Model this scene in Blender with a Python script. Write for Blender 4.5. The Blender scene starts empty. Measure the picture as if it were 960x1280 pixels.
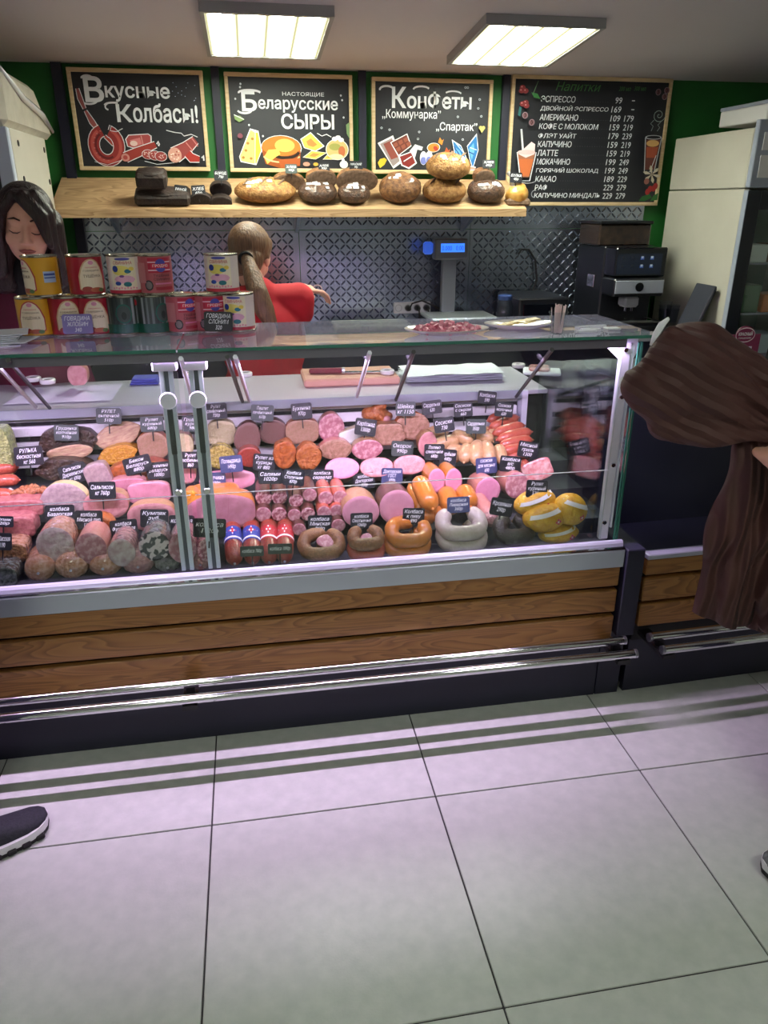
import bpy, bmesh, math, random
from mathutils import Vector, Matrix, Euler, noise
random.seed(7)
PI = math.pi
S = bpy.context.scene
COL = S.collection

# ------------------------------------------------------------------ camera, world, exposure
F_PX, CAM_H = 932.0, 1.5
YAW, PITCH = math.radians(9.84), math.radians(22.55)
CAMP = Vector((0, 0, CAM_H))
FWD = Vector((math.sin(YAW)*math.cos(PITCH), math.cos(YAW)*math.cos(PITCH), -math.sin(PITCH)))
RGT = Vector((math.cos(YAW), -math.sin(YAW), 0))
UPV = RGT.cross(FWD)
cam = bpy.data.objects.new('camera', bpy.data.cameras.new('camera'))
COL.objects.link(cam)
cam.matrix_world = Matrix.Translation(CAMP) @ Matrix((RGT, UPV, -FWD)).transposed().to_4x4()
cam.data.sensor_fit = 'VERTICAL'; cam.data.sensor_height = 24.0
cam.data.lens = F_PX/1280*24.0
cam.data.clip_start = 0.02
S.camera = cam
S.cycles.transparent_max_bounces = 32
S.view_settings.view_transform = 'Standard'; S.view_settings.look = 'None'
S.view_settings.gamma = 1.0; S.view_settings.use_curve_mapping = False
S.view_settings.exposure = 0.0
W = bpy.data.worlds.new('world'); S.world = W; W.use_nodes = True
W.node_tree.nodes['Background'].inputs[0].default_value = (0.55, 0.6, 0.65, 1)
W.node_tree.nodes['Background'].inputs[1].default_value = 0.25
LAMP_STRENGTH = 60.0         # ceiling panels
CASE_LAMP_W = 42.0         # LED tube of the display case
CEIL_Z, CEIL_S, WALL_Y = 2.07, 0.08, 4.0
def ceil_z(y): return CEIL_Z + CEIL_S*(WALL_Y-y)

def ray(px, py): return FWD*F_PX + RGT*(px-480) - UPV*(py-640)
def at(px, py, y):
    d = ray(px, py); return CAMP + d*(y/d.y)
def atz(px, py, z):
    d = ray(px, py); return CAMP + d*((z-CAM_H)/d.z)
def mpp(y, px=480, py=500):
    return y/ray(px, py).y
DK0, DKY, DKS = 0.548, 1.92, 0.36           # rising display deck: z = DK0 + DKS*(y-DKY)
def deckz(y): return DK0 + DKS*(y-DKY)
def deckpt(px, py, h):
    d = ray(px, py); t = (DK0 - DKS*DKY + h - CAM_H)/(d.z - DKS*d.y)
    return CAMP + d*t, t

# ------------------------------------------------------------------ materials
def lin(c):
    return tuple(((v/255)/12.92 if v/255 <= 0.04045 else ((v/255+0.055)/1.055)**2.4) for v in c)
def L4(c): return lin(c) + (1.0,)
MATS = {}
def mat(name, c=(200, 200, 200), rough=0.5, metal=0.0, c2=None, scale=8.0, stretch=(1, 1, 1), bump=0.0, bscale=None,
        spec=0.5, emit=None, estr=0.0, coat=0.0, detail=4.0, lo=0.35, hi=0.65, alpha=1.0, aniso=0.0, sss=0.0, voro=False, trans=0.0):
    if name in MATS: return MATS[name]
    m = bpy.data.materials.new(name); m.use_nodes = True
    nt = m.node_tree; b = nt.nodes['Principled BSDF']; MATS[name] = m
    b.inputs['Base Color'].default_value = L4(c); b.inputs['Roughness'].default_value = rough
    b.inputs['Metallic'].default_value = metal; b.inputs['Specular IOR Level'].default_value = spec
    b.inputs['Coat Weight'].default_value = coat; b.inputs['Coat Roughness'].default_value = 0.08
    b.inputs['Alpha'].default_value = alpha
    b.inputs['Transmission Weight'].default_value = trans
    if emit: b.inputs['Emission Color'].default_value = L4(emit); b.inputs['Emission Strength'].default_value = estr
    if c2 or bump:
        tc = nt.nodes.new('ShaderNodeTexCoord'); mp = nt.nodes.new('ShaderNodeMapping')
        mp.inputs['Scale'].default_value = stretch
        nt.links.new(tc.outputs['Object'], mp.inputs['Vector'])
        def tex(sc):
            if voro:
                n = nt.nodes.new('ShaderNodeTexVoronoi'); n.inputs['Scale'].default_value = sc
                nt.links.new(mp.outputs['Vector'], n.inputs['Vector']); return n.outputs['Distance']
            n = nt.nodes.new('ShaderNodeTexNoise'); n.inputs['Scale'].default_value = sc; n.inputs['Detail'].default_value = detail
            nt.links.new(mp.outputs['Vector'], n.inputs['Vector']); return n.outputs['Fac']
        if c2:
            r = nt.nodes.new('ShaderNodeValToRGB')
            r.color_ramp.elements[0].position = lo; r.color_ramp.elements[1].position = hi
            r.color_ramp.elements[0].color = L4(c); r.color_ramp.elements[1].color = L4(c2)
            nt.links.new(tex(scale), r.inputs['Fac']); nt.links.new(r.outputs['Color'], b.inputs['Base Color'])
        if bump:
            bn = nt.nodes.new('ShaderNodeBump'); bn.inputs['Strength'].default_value = bump; bn.inputs['Distance'].default_value = 0.01
            nt.links.new(tex(bscale or scale), bn.inputs['Height']); nt.links.new(bn.outputs['Normal'], b.inputs['Normal'])
    return m
def glass_mat(name, tint=(245, 250, 248), refl=1.0, rough=0.0, ior=1.5):
    m = bpy.data.materials.new(name); m.use_nodes = True; nt = m.node_tree; nt.nodes.clear()
    o = nt.nodes.new('ShaderNodeOutputMaterial'); mx = nt.nodes.new('ShaderNodeMixShader')
    tr = nt.nodes.new('ShaderNodeBsdfTransparent'); gl = nt.nodes.new('ShaderNodeBsdfGlossy'); fr = nt.nodes.new('ShaderNodeFresnel')
    tr.inputs[0].default_value = L4(tint); gl.inputs['Roughness'].default_value = rough; gl.inputs[0].default_value = (refl, refl, refl, 1)
    ge = nt.nodes.new('ShaderNodeNewGeometry'); mr = nt.nodes.new('ShaderNodeMapRange')     # same Fresnel on both faces of a thin pane
    mr.inputs['To Min'].default_value = ior; mr.inputs['To Max'].default_value = 1/ior
    nt.links.new(ge.outputs['Backfacing'], mr.inputs['Value']); nt.links.new(mr.outputs[0], fr.inputs[0])
    nt.links.new(fr.outputs[0], mx.inputs[0]); nt.links.new(tr.outputs[0], mx.inputs[1]); nt.links.new(gl.outputs[0], mx.inputs[2])
    nt.links.new(mx.outputs[0], o.inputs[0]); MATS[name] = m; return m
def print_mat(name, rough=0.6, metal=0.0, coat=0.0):
    if name in MATS: return MATS[name]
    m = bpy.data.materials.new(name); m.use_nodes = True; nt = m.node_tree; b = nt.nodes['Principled BSDF']
    a = nt.nodes.new('ShaderNodeAttribute'); a.attribute_name = 'Col'
    nt.links.new(a.outputs['Color'], b.inputs['Base Color']); b.inputs['Roughness'].default_value = rough
    b.inputs['Metallic'].default_value = metal; b.inputs['Coat Weight'].default_value = coat
    MATS[name] = m; return m
def wood_mat(name, c1, c2, c3, scale=1.0, rough=0.45):
    m = bpy.data.materials.new(name); m.use_nodes = True; nt = m.node_tree; b = nt.nodes['Principled BSDF']
    tc = nt.nodes.new('ShaderNodeTexCoord'); mp = nt.nodes.new('ShaderNodeMapping')
    oi = nt.nodes.new('ShaderNodeObjectInfo'); ad = nt.nodes.new('ShaderNodeVectorMath'); ad.operation = 'ADD'
    ml = nt.nodes.new('ShaderNodeVectorMath'); ml.operation = 'SCALE'; ml.inputs['Scale'].default_value = 7.0
    cx = nt.nodes.new('ShaderNodeCombineXYZ')
    for i in range(3): nt.links.new(oi.outputs['Random'], cx.inputs[i])
    nt.links.new(cx.outputs[0], ml.inputs[0]); nt.links.new(tc.outputs['Object'], ad.inputs[0]); nt.links.new(ml.outputs[0], ad.inputs[1])
    mp.inputs['Scale'].default_value = (1.2*scale, 9*scale, 9*scale)
    nt.links.new(ad.outputs[0], mp.inputs['Vector'])
    n1 = nt.nodes.new('ShaderNodeTexNoise'); n1.inputs['Scale'].default_value = 1.6; n1.inputs['Detail'].default_value = 2; n1.inputs['Distortion'].default_value = 0.6
    nt.links.new(mp.outputs[0], n1.inputs['Vector'])
    k = nt.nodes.new('ShaderNodeMath'); k.operation = 'MULTIPLY'; k.inputs[1].default_value = 14.0
    fr = nt.nodes.new('ShaderNodeMath'); fr.operation = 'FRACT'
    nt.links.new(n1.outputs['Fac'], k.inputs[0]); nt.links.new(k.outputs[0], fr.inputs[0])
    r = nt.nodes.new('ShaderNodeValToRGB')
    e = r.color_ramp.elements; e[0].position = 0.0; e[0].color = L4(c1); e[1].position = 1.0; e[1].color = L4(c1)
    x = e.new(0.5); x.color = L4(c2); x = e.new(0.88); x.color = L4(c3)
    nt.links.new(fr.outputs[0], r.inputs['Fac']); nt.links.new(r.outputs['Color'], b.inputs['Base Color'])
    b.inputs['Roughness'].default_value = rough
    MATS[name] = m; return m

STEEL = mat('brushed_steel', (196, 198, 206), 0.28, 1.0, c2=(170, 173, 182), scale=3, stretch=(0.5, 60, 60))
CHROME = mat('chrome', (225, 228, 230), 0.09, 1.0)
ALU = mat('aluminium_profile', (222, 224, 240), 0.42, 0.2)
NAVY = mat('dark_navy_laminate', (24, 25, 44), 0.5)
BLACK = mat('black_plastic', (16, 16, 18), 0.4)
MATTE = mat('matte_black', (14, 14, 15), 0.8)
DGREY = mat('dark_grey_plastic', (62, 64, 68), 0.5)
WHITE = mat('white_paint', (226, 226, 224), 0.45)
GLASS = glass_mat('clear_glass')
GEDGE = mat('glass_edge_green', (70, 140, 122), 0.15, trans=0.3)
PRINT = print_mat('printed_colours')
CHALK = print_mat('chalk_colours', 0.9)

# ------------------------------------------------------------------ object helpers
def lk(o): COL.objects.link(o); return o
WM = {}
def wm(o):
    if o.name in WM: return WM[o.name]
    m = Matrix.LocRotScale(o.location, o.rotation_euler, o.scale)
    if o.parent: m = wm(o.parent) @ m
    return m
def tag(o, label=None, cat=None, group=None, kind=None):
    if label: o['label'] = label
    if cat: o['category'] = cat
    if group: o['group'] = group
    if kind: o['kind'] = kind
    return o
def thing(name, label, cat, loc=(0, 0, 0), rot=(0, 0, 0), group=None, kind=None):
    o = lk(bpy.data.objects.new(name, None)); o.location = loc; o.rotation_euler = rot
    o.empty_display_size = 0.05
    return tag(o, label, cat, group, kind)

class MB:
    """collects faces in one frame; build() links them as one mesh object"""
    def __init__(s): s.v = []; s.f = []; s.c = []; s.m = Matrix.Identity(4); s.col = None
    def add(s, vs, fs, col=None):
        n = len(s.v); s.v += [s.m @ Vector(p) for p in vs]; s.f += [tuple(i+n for i in f) for f in fs]
        s.c += [col if col is not None else s.col]*len(fs); return s
    def box(s, lo, hi, bev=0.0):
        x0, y0, z0 = lo; x1, y1, z1 = hi
        if bev <= 0:
            return s.add([(x0,y0,z0),(x1,y0,z0),(x1,y1,z0),(x0,y1,z0),(x0,y0,z1),(x1,y0,z1),(x1,y1,z1),(x0,y1,z1)],
                  [(0,3,2,1),(4,5,6,7),(0,1,5,4),(1,2,6,5),(2,3,7,6),(3,0,4,7)])
        b = min(bev, (x1-x0)*.49, (y1-y0)*.49, (z1-z0)*.49); vs = []; ix = {}
        for sx in (0, 1):
            for sy in (0, 1):
                for sz in (0, 1):
                    c = ((x0, x1)[sx], (y0, y1)[sy], (z0, z1)[sz]); d = [b*(1-2*sx), b*(1-2*sy), b*(1-2*sz)]
                    for a in range(3):
                        p = list(c)
                        for k in range(3):
                            if k != a: p[k] += d[k]
                        ix[sx, sy, sz, a] = len(vs); vs.append(p)
        fs = []
        for a in range(3):
            o1, o2 = [k for k in range(3) if k != a]
            def key(sa, s1, s2, ax=None):
                q = [0, 0, 0]; q[a] = sa; q[o1] = s1; q[o2] = s2; return tuple(q)
            for sa in (0, 1):
                # face whose normal is axis a: uses vertices that keep coordinate a unshifted => index a
                f = [ix[key(sa, i, j)+(a,)] for i, j in ((0,0),(1,0),(1,1),(0,1))]
                fs.append(f)
            for s1 in (0, 1):
                for s2 in (0, 1):   # edge along a between faces o1,o2
                    fs.append([ix[key(0, s1, s2)+(o1,)], ix[key(1, s1, s2)+(o1,)], ix[key(1, s1, s2)+(o2,)], ix[key(0, s1, s2)+(o2,)]])
        for sx in (0, 1):
            for sy in (0, 1):
                for sz in (0, 1): fs.append([ix[sx, sy, sz, a] for a in range(3)])
        s.add(vs, fs); s.fixn = True; return s
    def poly_prism(s, pts, y0, y1):
        """outline pts in XZ, extruded along y"""
        n = len(pts)
        s.add([(p[0], y0, p[1]) for p in pts] + [(p[0], y1, p[1]) for p in pts],
              [tuple(range(n)), tuple(range(2*n-1, n-1, -1))] + [(i, i+n, (i+1) % n+n, (i+1) % n) for i in range(n)]); s.fixn = True; return s
    def lathe(s, prof, seg=24, axis='z', caps=True):
        vs = []; fs = []
        for r, h in prof:
            for k in range(seg):
                a = 2*PI*k/seg; c, d = r*math.cos(a), r*math.sin(a)
                vs.append((c, d, h) if axis == 'z' else ((c, h, d) if axis == 'y' else (h, c, d)))
        for i in range(len(prof)-1):
            for k in range(seg):
                fs.append((i*seg+k, i*seg+(k+1) % seg, (i+1)*seg+(k+1) % seg, (i+1)*seg+k))
        if caps:
            fs.append(tuple(range(seg))); fs.append(tuple(range((len(prof)-1)*seg, len(prof)*seg)))
        s.add(vs, fs); s.fixn = True; return s
    def tube(s, path, rad, seg=10, caps=True, flat=1.0, upv=None):
        path = [Vector(p) for p in path]; n = len(path)
        rads = rad if isinstance(rad, (list, tuple)) else [rad]*n
        vs = []; fs = []; ref = Vector(upv) if upv else None; pu = None
        for i, p in enumerate(path):
            t = (path[min(i+1, n-1)]-path[max(i-1, 0)])
            t = t.normalized() if t.length > 1e-9 else Vector((0, 0, 1))
            if pu is None:
                r0 = ref or (Vector((0, 0, 1)) if abs(t.z) < 0.9 else Vector((1, 0, 0)))
            else: r0 = pu
            u = (r0 - t*r0.dot(t)); u = u.normalized() if u.length > 1e-6 else t.orthogonal().normalized()
            w = t.cross(u); pu = u
            for k in range(seg):
                a = 2*PI*k/seg; vs.append(p + w*(rads[i]*math.cos(a)) + u*(rads[i]*flat*math.sin(a)))
        for i in range(n-1):
            for k in range(seg): fs.append((i*seg+k, i*seg+(k+1) % seg, (i+1)*seg+(k+1) % seg, (i+1)*seg+k))
        if caps: fs.append(tuple(range(seg))); fs.append(tuple(range((n-1)*seg, n*seg)))
        s.add(vs, fs); s.fixn = True; return s
    def ball(s, c, r, seg=12, rings=8, rot=None):
        r = r if isinstance(r, (tuple, list)) else (r, r, r); M = Euler(rot).to_matrix() if rot else Matrix.Identity(3)
        vs = []; fs = []; c = Vector(c)
        for i in range(1, rings):
            th = PI*i/rings
            for k in range(seg):
                a = 2*PI*k/seg; vs.append(c + M @ Vector((r[0]*math.sin(th)*math.cos(a), r[1]*math.sin(th)*math.sin(a), r[2]*math.cos(th))))
        vs.append(c + M @ Vector((0, 0, r[2]))); vs.append(c - M @ Vector((0, 0, r[2]))); a, b = len(vs)-2, len(vs)-1
        for i in range(rings-2):
            for k in range(seg): fs.append((i*seg+k, (i+1)*seg+k, (i+1)*seg+(k+1) % seg, i*seg+(k+1) % seg))
        for k in range(seg): fs.append((a, k, (k+1) % seg)); fs.append((b, (rings-2)*seg+(k+1) % seg, (rings-2)*seg+k))
        s.add(vs, fs); return s
    fixn = False
    def mesh(s, name, smooth=False, inv=None):
        me = bpy.data.meshes.new(name)
        vs = [inv @ p for p in s.v] if inv is not None else s.v
        me.from_pydata([tuple(p) for p in vs], [], s.f)
        if any(c is not None for c in s.c):
            ca = me.color_attributes.new('Col', 'FLOAT_COLOR', 'CORNER'); i = 0
            for f, c in zip(s.f, s.c):
                q = L4(c or (255, 255, 255))
                for _ in f: ca.data[i].color = q; i += 1
        if s.fixn:
            bm = bmesh.new(); bm.from_mesh(me); bmesh.ops.recalc_face_normals(bm, faces=bm.faces); bm.to_mesh(me); bm.free()
        if smooth:
            me.shade_smooth()
            if smooth != 'all':
                me.set_sharp_from_angle(angle=math.radians(38))
        me.update(); return me
    def build(s, name, m=None, parent=None, smooth=False, local=False, label=None):
        """world-frame geometry -> child of parent (converted to its frame) unless local=True"""
        inv = wm(parent).inverted() if (parent is not None and not local) else None
        me = s.mesh(name, smooth, inv)
        if m: me.materials.append(m)
        o = lk(bpy.data.objects.new(name, me)); o.parent = parent
        if label: o['label'] = label
        return o
def mesh_obj(name, me, m=None, parent=None, loc=(0, 0, 0), rot=(0, 0, 0)):
    if m and not me.materials: me.materials.append(m)
    o = lk(bpy.data.objects.new(name, me)); o.parent = parent; o.location = loc; o.rotation_euler = rot; return o
def copy_tree(o, parent=None):
    c = o.copy(); lk(c); c.parent = parent
    for ch in list(o.children): copy_tree(ch, c)
    return c

TEXTS = []
def text(body, size, m, parent, loc, rot=(PI/2, 0, 0), name='lettering', align='CENTER', sx=0.8, shear=0.0, bold=0.0, ext=0.0004, ls=1.0, space=1.0, valign='CENTER', label=None, fit=None, wrap=None):
    cu = bpy.data.curves.new(name, 'FONT'); cu.body = body; cu.size = size; cu.align_x = align; cu.align_y = valign
    cu.shear = shear; cu.offset = bold; cu.extrude = ext; cu.space_line = ls; cu.space_character = space; cu.resolution_u = 2
    o = lk(bpy.data.objects.new(name, cu)); o.parent = parent; o.location = loc; o.rotation_euler = rot; o.scale = (sx, 1, 1)
    cu.materials.append(m); TEXTS.append((o, label, fit, wrap)); return o
def bake_texts():
    dg = bpy.context.evaluated_depsgraph_get(); done = []
    for o, lab, fit, wrap in TEXTS:
        me = bpy.data.meshes.new_from_object(o.evaluated_get(dg)); done.append((o, me, lab))
        if fit and me.vertices:
            xs = [v.co.x for v in me.vertices]; ys = [v.co.y for v in me.vertices]
            x0, y0, w, h = min(xs), min(ys), max(xs)-min(xs), max(ys)-min(ys)
            kx, ky = fit[0]/max(w, 1e-6), fit[1]/max(h, 1e-6)
            for v in me.vertices: v.co.x = (v.co.x-x0)*kx; v.co.y = (v.co.y-y0)*ky
            if wrap:
                for v in me.vertices:
                    a = (v.co.x-fit[0]/2)/wrap; v.co.z -= (1-math.cos(a))*wrap; v.co.x = math.sin(a)*wrap+fit[0]/2
    for o, me, lab in done:
        n = o.name; p, l, r, sc = o.parent, o.location.copy(), o.rotation_euler.copy(), o.scale.copy()
        cu = o.data; bpy.data.objects.remove(o); bpy.data.curves.remove(cu)
        q = lk(bpy.data.objects.new(n, me)); q.parent = p; q.location = l; q.rotation_euler = r; q.scale = sc
        if lab: q['label'] = lab

def blob(name, shapes, voxel=0.008, smooth=6, m=None, parent=None, label=None):
    """one continuous surface from tapered capsules ('c',p0,r0,p1,r1) and ellipsoids ('e',c,r,rot), world frame"""
    b = MB()
    for sh in shapes:
        if sh[0] == 'e': b.ball(sh[1], sh[2], 20, 14, sh[3] if len(sh) > 3 else None)
        else:
            p0, r0, p1, r1 = Vector(sh[1]), sh[2], Vector(sh[3]), sh[4]
            b.ball(p0, r0, 16, 10); b.ball(p1, r1, 16, 10)
            b.tube([p0, p1], [r0, r1], 16)
    b.fixn = False
    me = b.mesh(name+'_raw'); o = lk(bpy.data.objects.new(name, me))
    r = o.modifiers.new('r', 'REMESH'); r.mode = 'VOXEL'; r.voxel_size = voxel
    if smooth:
        q = o.modifiers.new('s', 'SMOOTH'); q.factor = 0.5; q.iterations = smooth
    dg = bpy.context.evaluated_depsgraph_get()
    out = bpy.data.meshes.new_from_object(o.evaluated_get(dg)); out.name = name
    bpy.data.objects.remove(o); bpy.data.meshes.remove(me)
    out.shade_smooth()
    if parent is not None: out.transform(wm(parent).inverted())
    out.materials.clear()
    if m: out.materials.append(m)
    o = lk(bpy.data.objects.new(name, out)); o.parent = parent
    if label: o['label'] = label
    return o

class Draw:
    """flat coloured print: layers of filled shapes, mapped by fn(u,v,layer)->point"""
    def __init__(s, fn): s.fn = fn; s.mb = MB(); s.k = 1
    def poly(s, pts, c):
        n = len(pts); s.mb.add([s.fn(u, v, s.k) for u, v in pts], [tuple(range(n))], c); s.k += 1
    def ell(s, cx, cy, rx, ry, c, rot=0, n=20, asp=1.0):
        a = math.radians(rot); pts = []
        for i in range(n):
            t = 2*PI*i/n; x, y = rx*math.cos(t), ry*math.sin(t)
            pts.append((cx + x*math.cos(a)-y*math.sin(a), cy + (x*math.sin(a)+y*math.cos(a))*asp))
        s.poly(pts, c)
    def line(s, pts, w, c, asp=1.0):
        vs = []; n = len(pts)
        for i, (u, v) in enumerate(pts):
            a = pts[max(i-1, 0)]; b = pts[min(i+1, n-1)]; dx, dy = b[0]-a[0], (b[1]-a[1])/asp; L = math.hypot(dx, dy) or 1
            ww = w[i] if isinstance(w, (list, tuple)) else w
            vs += [s.fn(u-dy/L*ww, v+dx/L*ww*asp, s.k), s.fn(u+dy/L*ww, v-dx/L*ww*asp, s.k)]
        s.mb.add(vs, [(2*i, 2*i+1, 2*i+3, 2*i+2) for i in range(n-1)], c); s.k += 1
    def build(s, name, m, parent, local=True): return s.mb.build(name, m, parent, local=local)
# ------------------------------------------------------------------ the room
RX0, RX1, RY0 = -2.0, 3.2, -2.4
FLOOR_T = mat('floor_tile_stone', (176, 181, 177), 0.38, c2=(164, 170, 166), scale=26, bump=0.05, bscale=160, lo=0.3, hi=0.7, detail=8)
GROUT = mat('dark_grout', (52, 52, 54), 0.9)
CEILM = mat('ceiling_paint', (196, 189, 194), 0.75)
GREEN = mat('green_wall_paint', (28, 104, 38), 0.6, c2=(25, 96, 35), scale=3)
PALEW = mat('pale_wall_paint', (206, 208, 204), 0.7)
fl = MB().box((RX0, RY0, -0.06), (RX1, WALL_Y, -0.004)).build('floor', GROUT); tag(fl, 'large pale grey floor tiles with thin dark joints', None, kind='structure')
TX, TY, TX0, TY0 = 0.599, 0.588, -0.189, 1.538
tile_me = MB().box((-TX/2+.0021, -TY/2+.0021, -0.01), (TX/2-.0021, TY/2-.0021, 0), 0.0012).mesh('tile'); tile_me.materials.append(FLOOR_T)
for i in range(-3, 6):
    for j in range(-7, 5):
        x, y = TX0 + (i+.5)*TX, TY0 + (j+.5)*TY
        if x-TX/2 < RX0-.05 or x+TX/2 > RX1+.1 or y+TY/2 > WALL_Y+.02: continue
        mesh_obj('floor_tile', tile_me, None, fl, (x, y, 0))
b = MB(); zc0, zc1 = ceil_z(RY0), CEIL_Z
b.add([(RX0, RY0, zc0), (RX1, RY0, zc0), (RX1, WALL_Y, zc1), (RX0, WALL_Y, zc1), (RX0, RY0, zc0+.08), (RX1, RY0, zc0+.08), (RX1, WALL_Y, zc1+.08), (RX0, WALL_Y, zc1+.08)],
      [(0, 1, 2, 3), (7, 6, 5, 4), (0, 4, 5, 1), (1, 5, 6, 2), (2, 6, 7, 3), (3, 7, 4, 0)])
tag(b.build('ceiling', CEILM), 'plain light grey ceiling sloping down to the green wall', None, kind='structure')
wb = MB().box((RX0, WALL_Y, 0), (RX1, WALL_Y+.1, CEIL_Z+.1)).build('wall_back', GREEN); tag(wb, 'bright green back wall behind the chalkboards', None, kind='structure')
tag(MB().box((RX0-.1, RY0, 0), (RX0, WALL_Y+.1, 2.6)).build('wall_left', PALEW), 'pale wall at the left end of the shop', None, kind='structure')
tag(MB().box((RX1, RY0, 0), (RX1+.1, WALL_Y+.1, 2.6)).build('wall_right', PALEW), 'pale wall at the right end of the shop', None, kind='structure')
tag(MB().box((RX0-.1, RY0-.1, 0), (RX1+.1, RY0, 2.7)).build('wall_front', PALEW), 'pale shop wall behind the viewer', None, kind='structure')

# tread-plate cladding: sheets of the back wall, their raised lugs one mesh for each sheet
TREAD = mat('tread_plate_metal', (158, 166, 182), 0.24, 0.95, c2=(136, 144, 160), scale=6, stretch=(1, 1, .4))
def tread_sheet(x0, x1, z0, z1):
    o = MB().box((x0+.001, 3.988, z0+.001), (x1-.001, 3.9995, z1-.001)).build('tread_plate', TREAD, wb)
    mb = MB(); p = 0.058; h = p/2
    i0, i1, j0, j1 = int(x0/h)-1, int(x1/h)+2, int(z0/h)-1, int(z1/h)+2
    for i in range(i0, i1):
        for j in range(j0, j1):
            if (i+j) % 2: continue
            for d in (1, -1):
                cx, cz = i*h + h/2, j*h + d*h/2
                if cx-h/2 < x0+.004 or cx+h/2 > x1-.004 or cz-h/2 < z0+.004 or cz+h/2 > z1-.004: continue
                L = h*.5*.9; w = .0042; y0, y1 = 3.988, 3.9825
                a = Vector((1, 0, d)).normalized(); n = Vector((-d, 0, 1)).normalized()
                c = Vector((cx, y0, cz)); t = Vector((0, y1-y0, 0)); Lh = L*1.414
                mb.add([c-a*Lh, c+n*w-a*Lh*.5, c+n*w+a*Lh*.5, c+a*Lh, c-n*w+a*Lh*.5, c-n*w-a*Lh*.5, c-a*Lh*.7+t, c+a*Lh*.7+t],
                       [(0, 6, 1), (1, 6, 7, 2), (2, 7, 3), (3, 7, 4), (4, 7, 6, 5), (5, 6, 0)])
    if mb.v:
        q = mb.build('tread_lugs', TREAD, o); q['kind'] = 'stuff'
XS = [-0.77, 0.26, 1.145, 2.10]
for a, c in zip(XS[:-1], XS[1:]):
    tread_sheet(a, c, 1.372, 1.485); tread_sheet(a, c, 0.86, 1.372)
# dark battens of the green wall
for n, (x0, x1) in enumerate([(-.80, -.757), (-.111, -.075), (.568, .604), (1.277, 1.314)], 1):
    t = MB().box((x0, 3.975, 1.45 if n > 1 else 0.86), (x1, 4.0, CEIL_Z)).build('trim_%d' % n, NAVY)
    tag(t, ['dark navy vertical batten at the left edge of the chalkboards', 'dark navy vertical batten between the sausage and cheese chalkboards',
            'dark navy vertical batten between the cheese and sweets chalkboards', 'dark navy vertical batten between the sweets board and drinks menu'][n-1], None, kind='structure')

# ceiling panels: four fluorescent tubes behind an opal diffuser
def lamp_diffuser():
    m = bpy.data.materials.new('opal_diffuser_lit'); m.use_nodes = True; nt = m.node_tree; nt.nodes.clear()
    o = nt.nodes.new('ShaderNodeOutputMaterial'); e = nt.nodes.new('ShaderNodeEmission'); tc = nt.nodes.new('ShaderNodeTexCoord')
    sp = nt.nodes.new('ShaderNodeSeparateXYZ'); nt.links.new(tc.outputs['Object'], sp.inputs[0])
    k = nt.nodes.new('ShaderNodeMath'); k.operation = 'MULTIPLY'; k.inputs[1].default_value = 2*PI/0.108
    s = nt.nodes.new('ShaderNodeMath'); s.operation = 'COSINE'; ad = nt.nodes.new('ShaderNodeMath'); ad.operation = 'ADD'; ad.inputs[1].default_value = PI
    r = nt.nodes.new('ShaderNodeMapRange'); r.inputs['From Min'].default_value = -1; r.inputs['From Max'].default_value = 1
    r.inputs['To Min'].default_value = 0.011; r.inputs['To Max'].default_value = 1.0
    pw = nt.nodes.new('ShaderNodeMath'); pw.operation = 'MULTIPLY'; pw.inputs[1].default_value = LAMP_STRENGTH
    cr = nt.nodes.new('ShaderNodeValToRGB'); cr.color_ramp.elements[0].color = L4((246, 240, 186)); cr.color_ramp.elements[1].color = L4((246, 254, 245))
    nt.links.new(sp.outputs['X'], k.inputs[0]); nt.links.new(k.outputs[0], ad.inputs[0]); nt.links.new(ad.outputs[0], s.inputs[0]); nt.links.new(s.outputs[0], r.inputs['Value'])
    nt.links.new(r.outputs[0], pw.inputs[0]); nt.links.new(pw.outputs[0], e.inputs['Strength']); nt.links.new(r.outputs[0], cr.inputs['Fac']); nt.links.new(cr.outputs['Color'], e.inputs['Color'])
    nt.links.new(e.outputs[0], o.inputs[0]); return m
DIFF = lamp_diffuser(); LFRAME = mat('lamp_frame_grey', (150, 150, 152), 0.5)
def ceiling_light(cx, cy, label, group='square fluorescent ceiling panels'):
    a = math.atan(-CEIL_S)
    t = thing('ceiling_light', label, 'ceiling light', (cx, cy, ceil_z(cy)), (a, 0, 0), group)
    hx, hy, w, d = .235, .29, .016, .035
    f = MB()
    f.box((-hx, -hy, -d), (hx, -hy+w, 0)); f.box((-hx, hy-w, -d), (hx, hy, 0)); f.box((-hx, -hy+w, -d), (-hx+w, hy-w, 0)); f.box((hx-w, -hy+w, -d), (hx, hy-w, 0))
    f.build('frame', LFRAME, t, local=True)
    MB().box((-hx+w, -hy+w, -d+.006), (hx-w, hy-w, -d+.012)).build('diffuser', DIFF, t, local=True)
    MB().box((-hx+w, -hy+w, -.006), (hx-w, hy-w, 0)).build('housing', LFRAME, t, local=True)
    return t
ceiling_light(.125, 3.39, 'lit square ceiling panel above the cheese chalkboard')
ceiling_light(1.155, 3.40, 'lit square ceiling panel above the sweets board and drinks menu')
for x, y, w in ((-.6, -.25, 'left panel of the pair behind the viewer'), (1.4, -.25, 'right panel of the pair behind the viewer')):
    ceiling_light(x, y, 'lit square ceiling light, ' + w)
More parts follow.
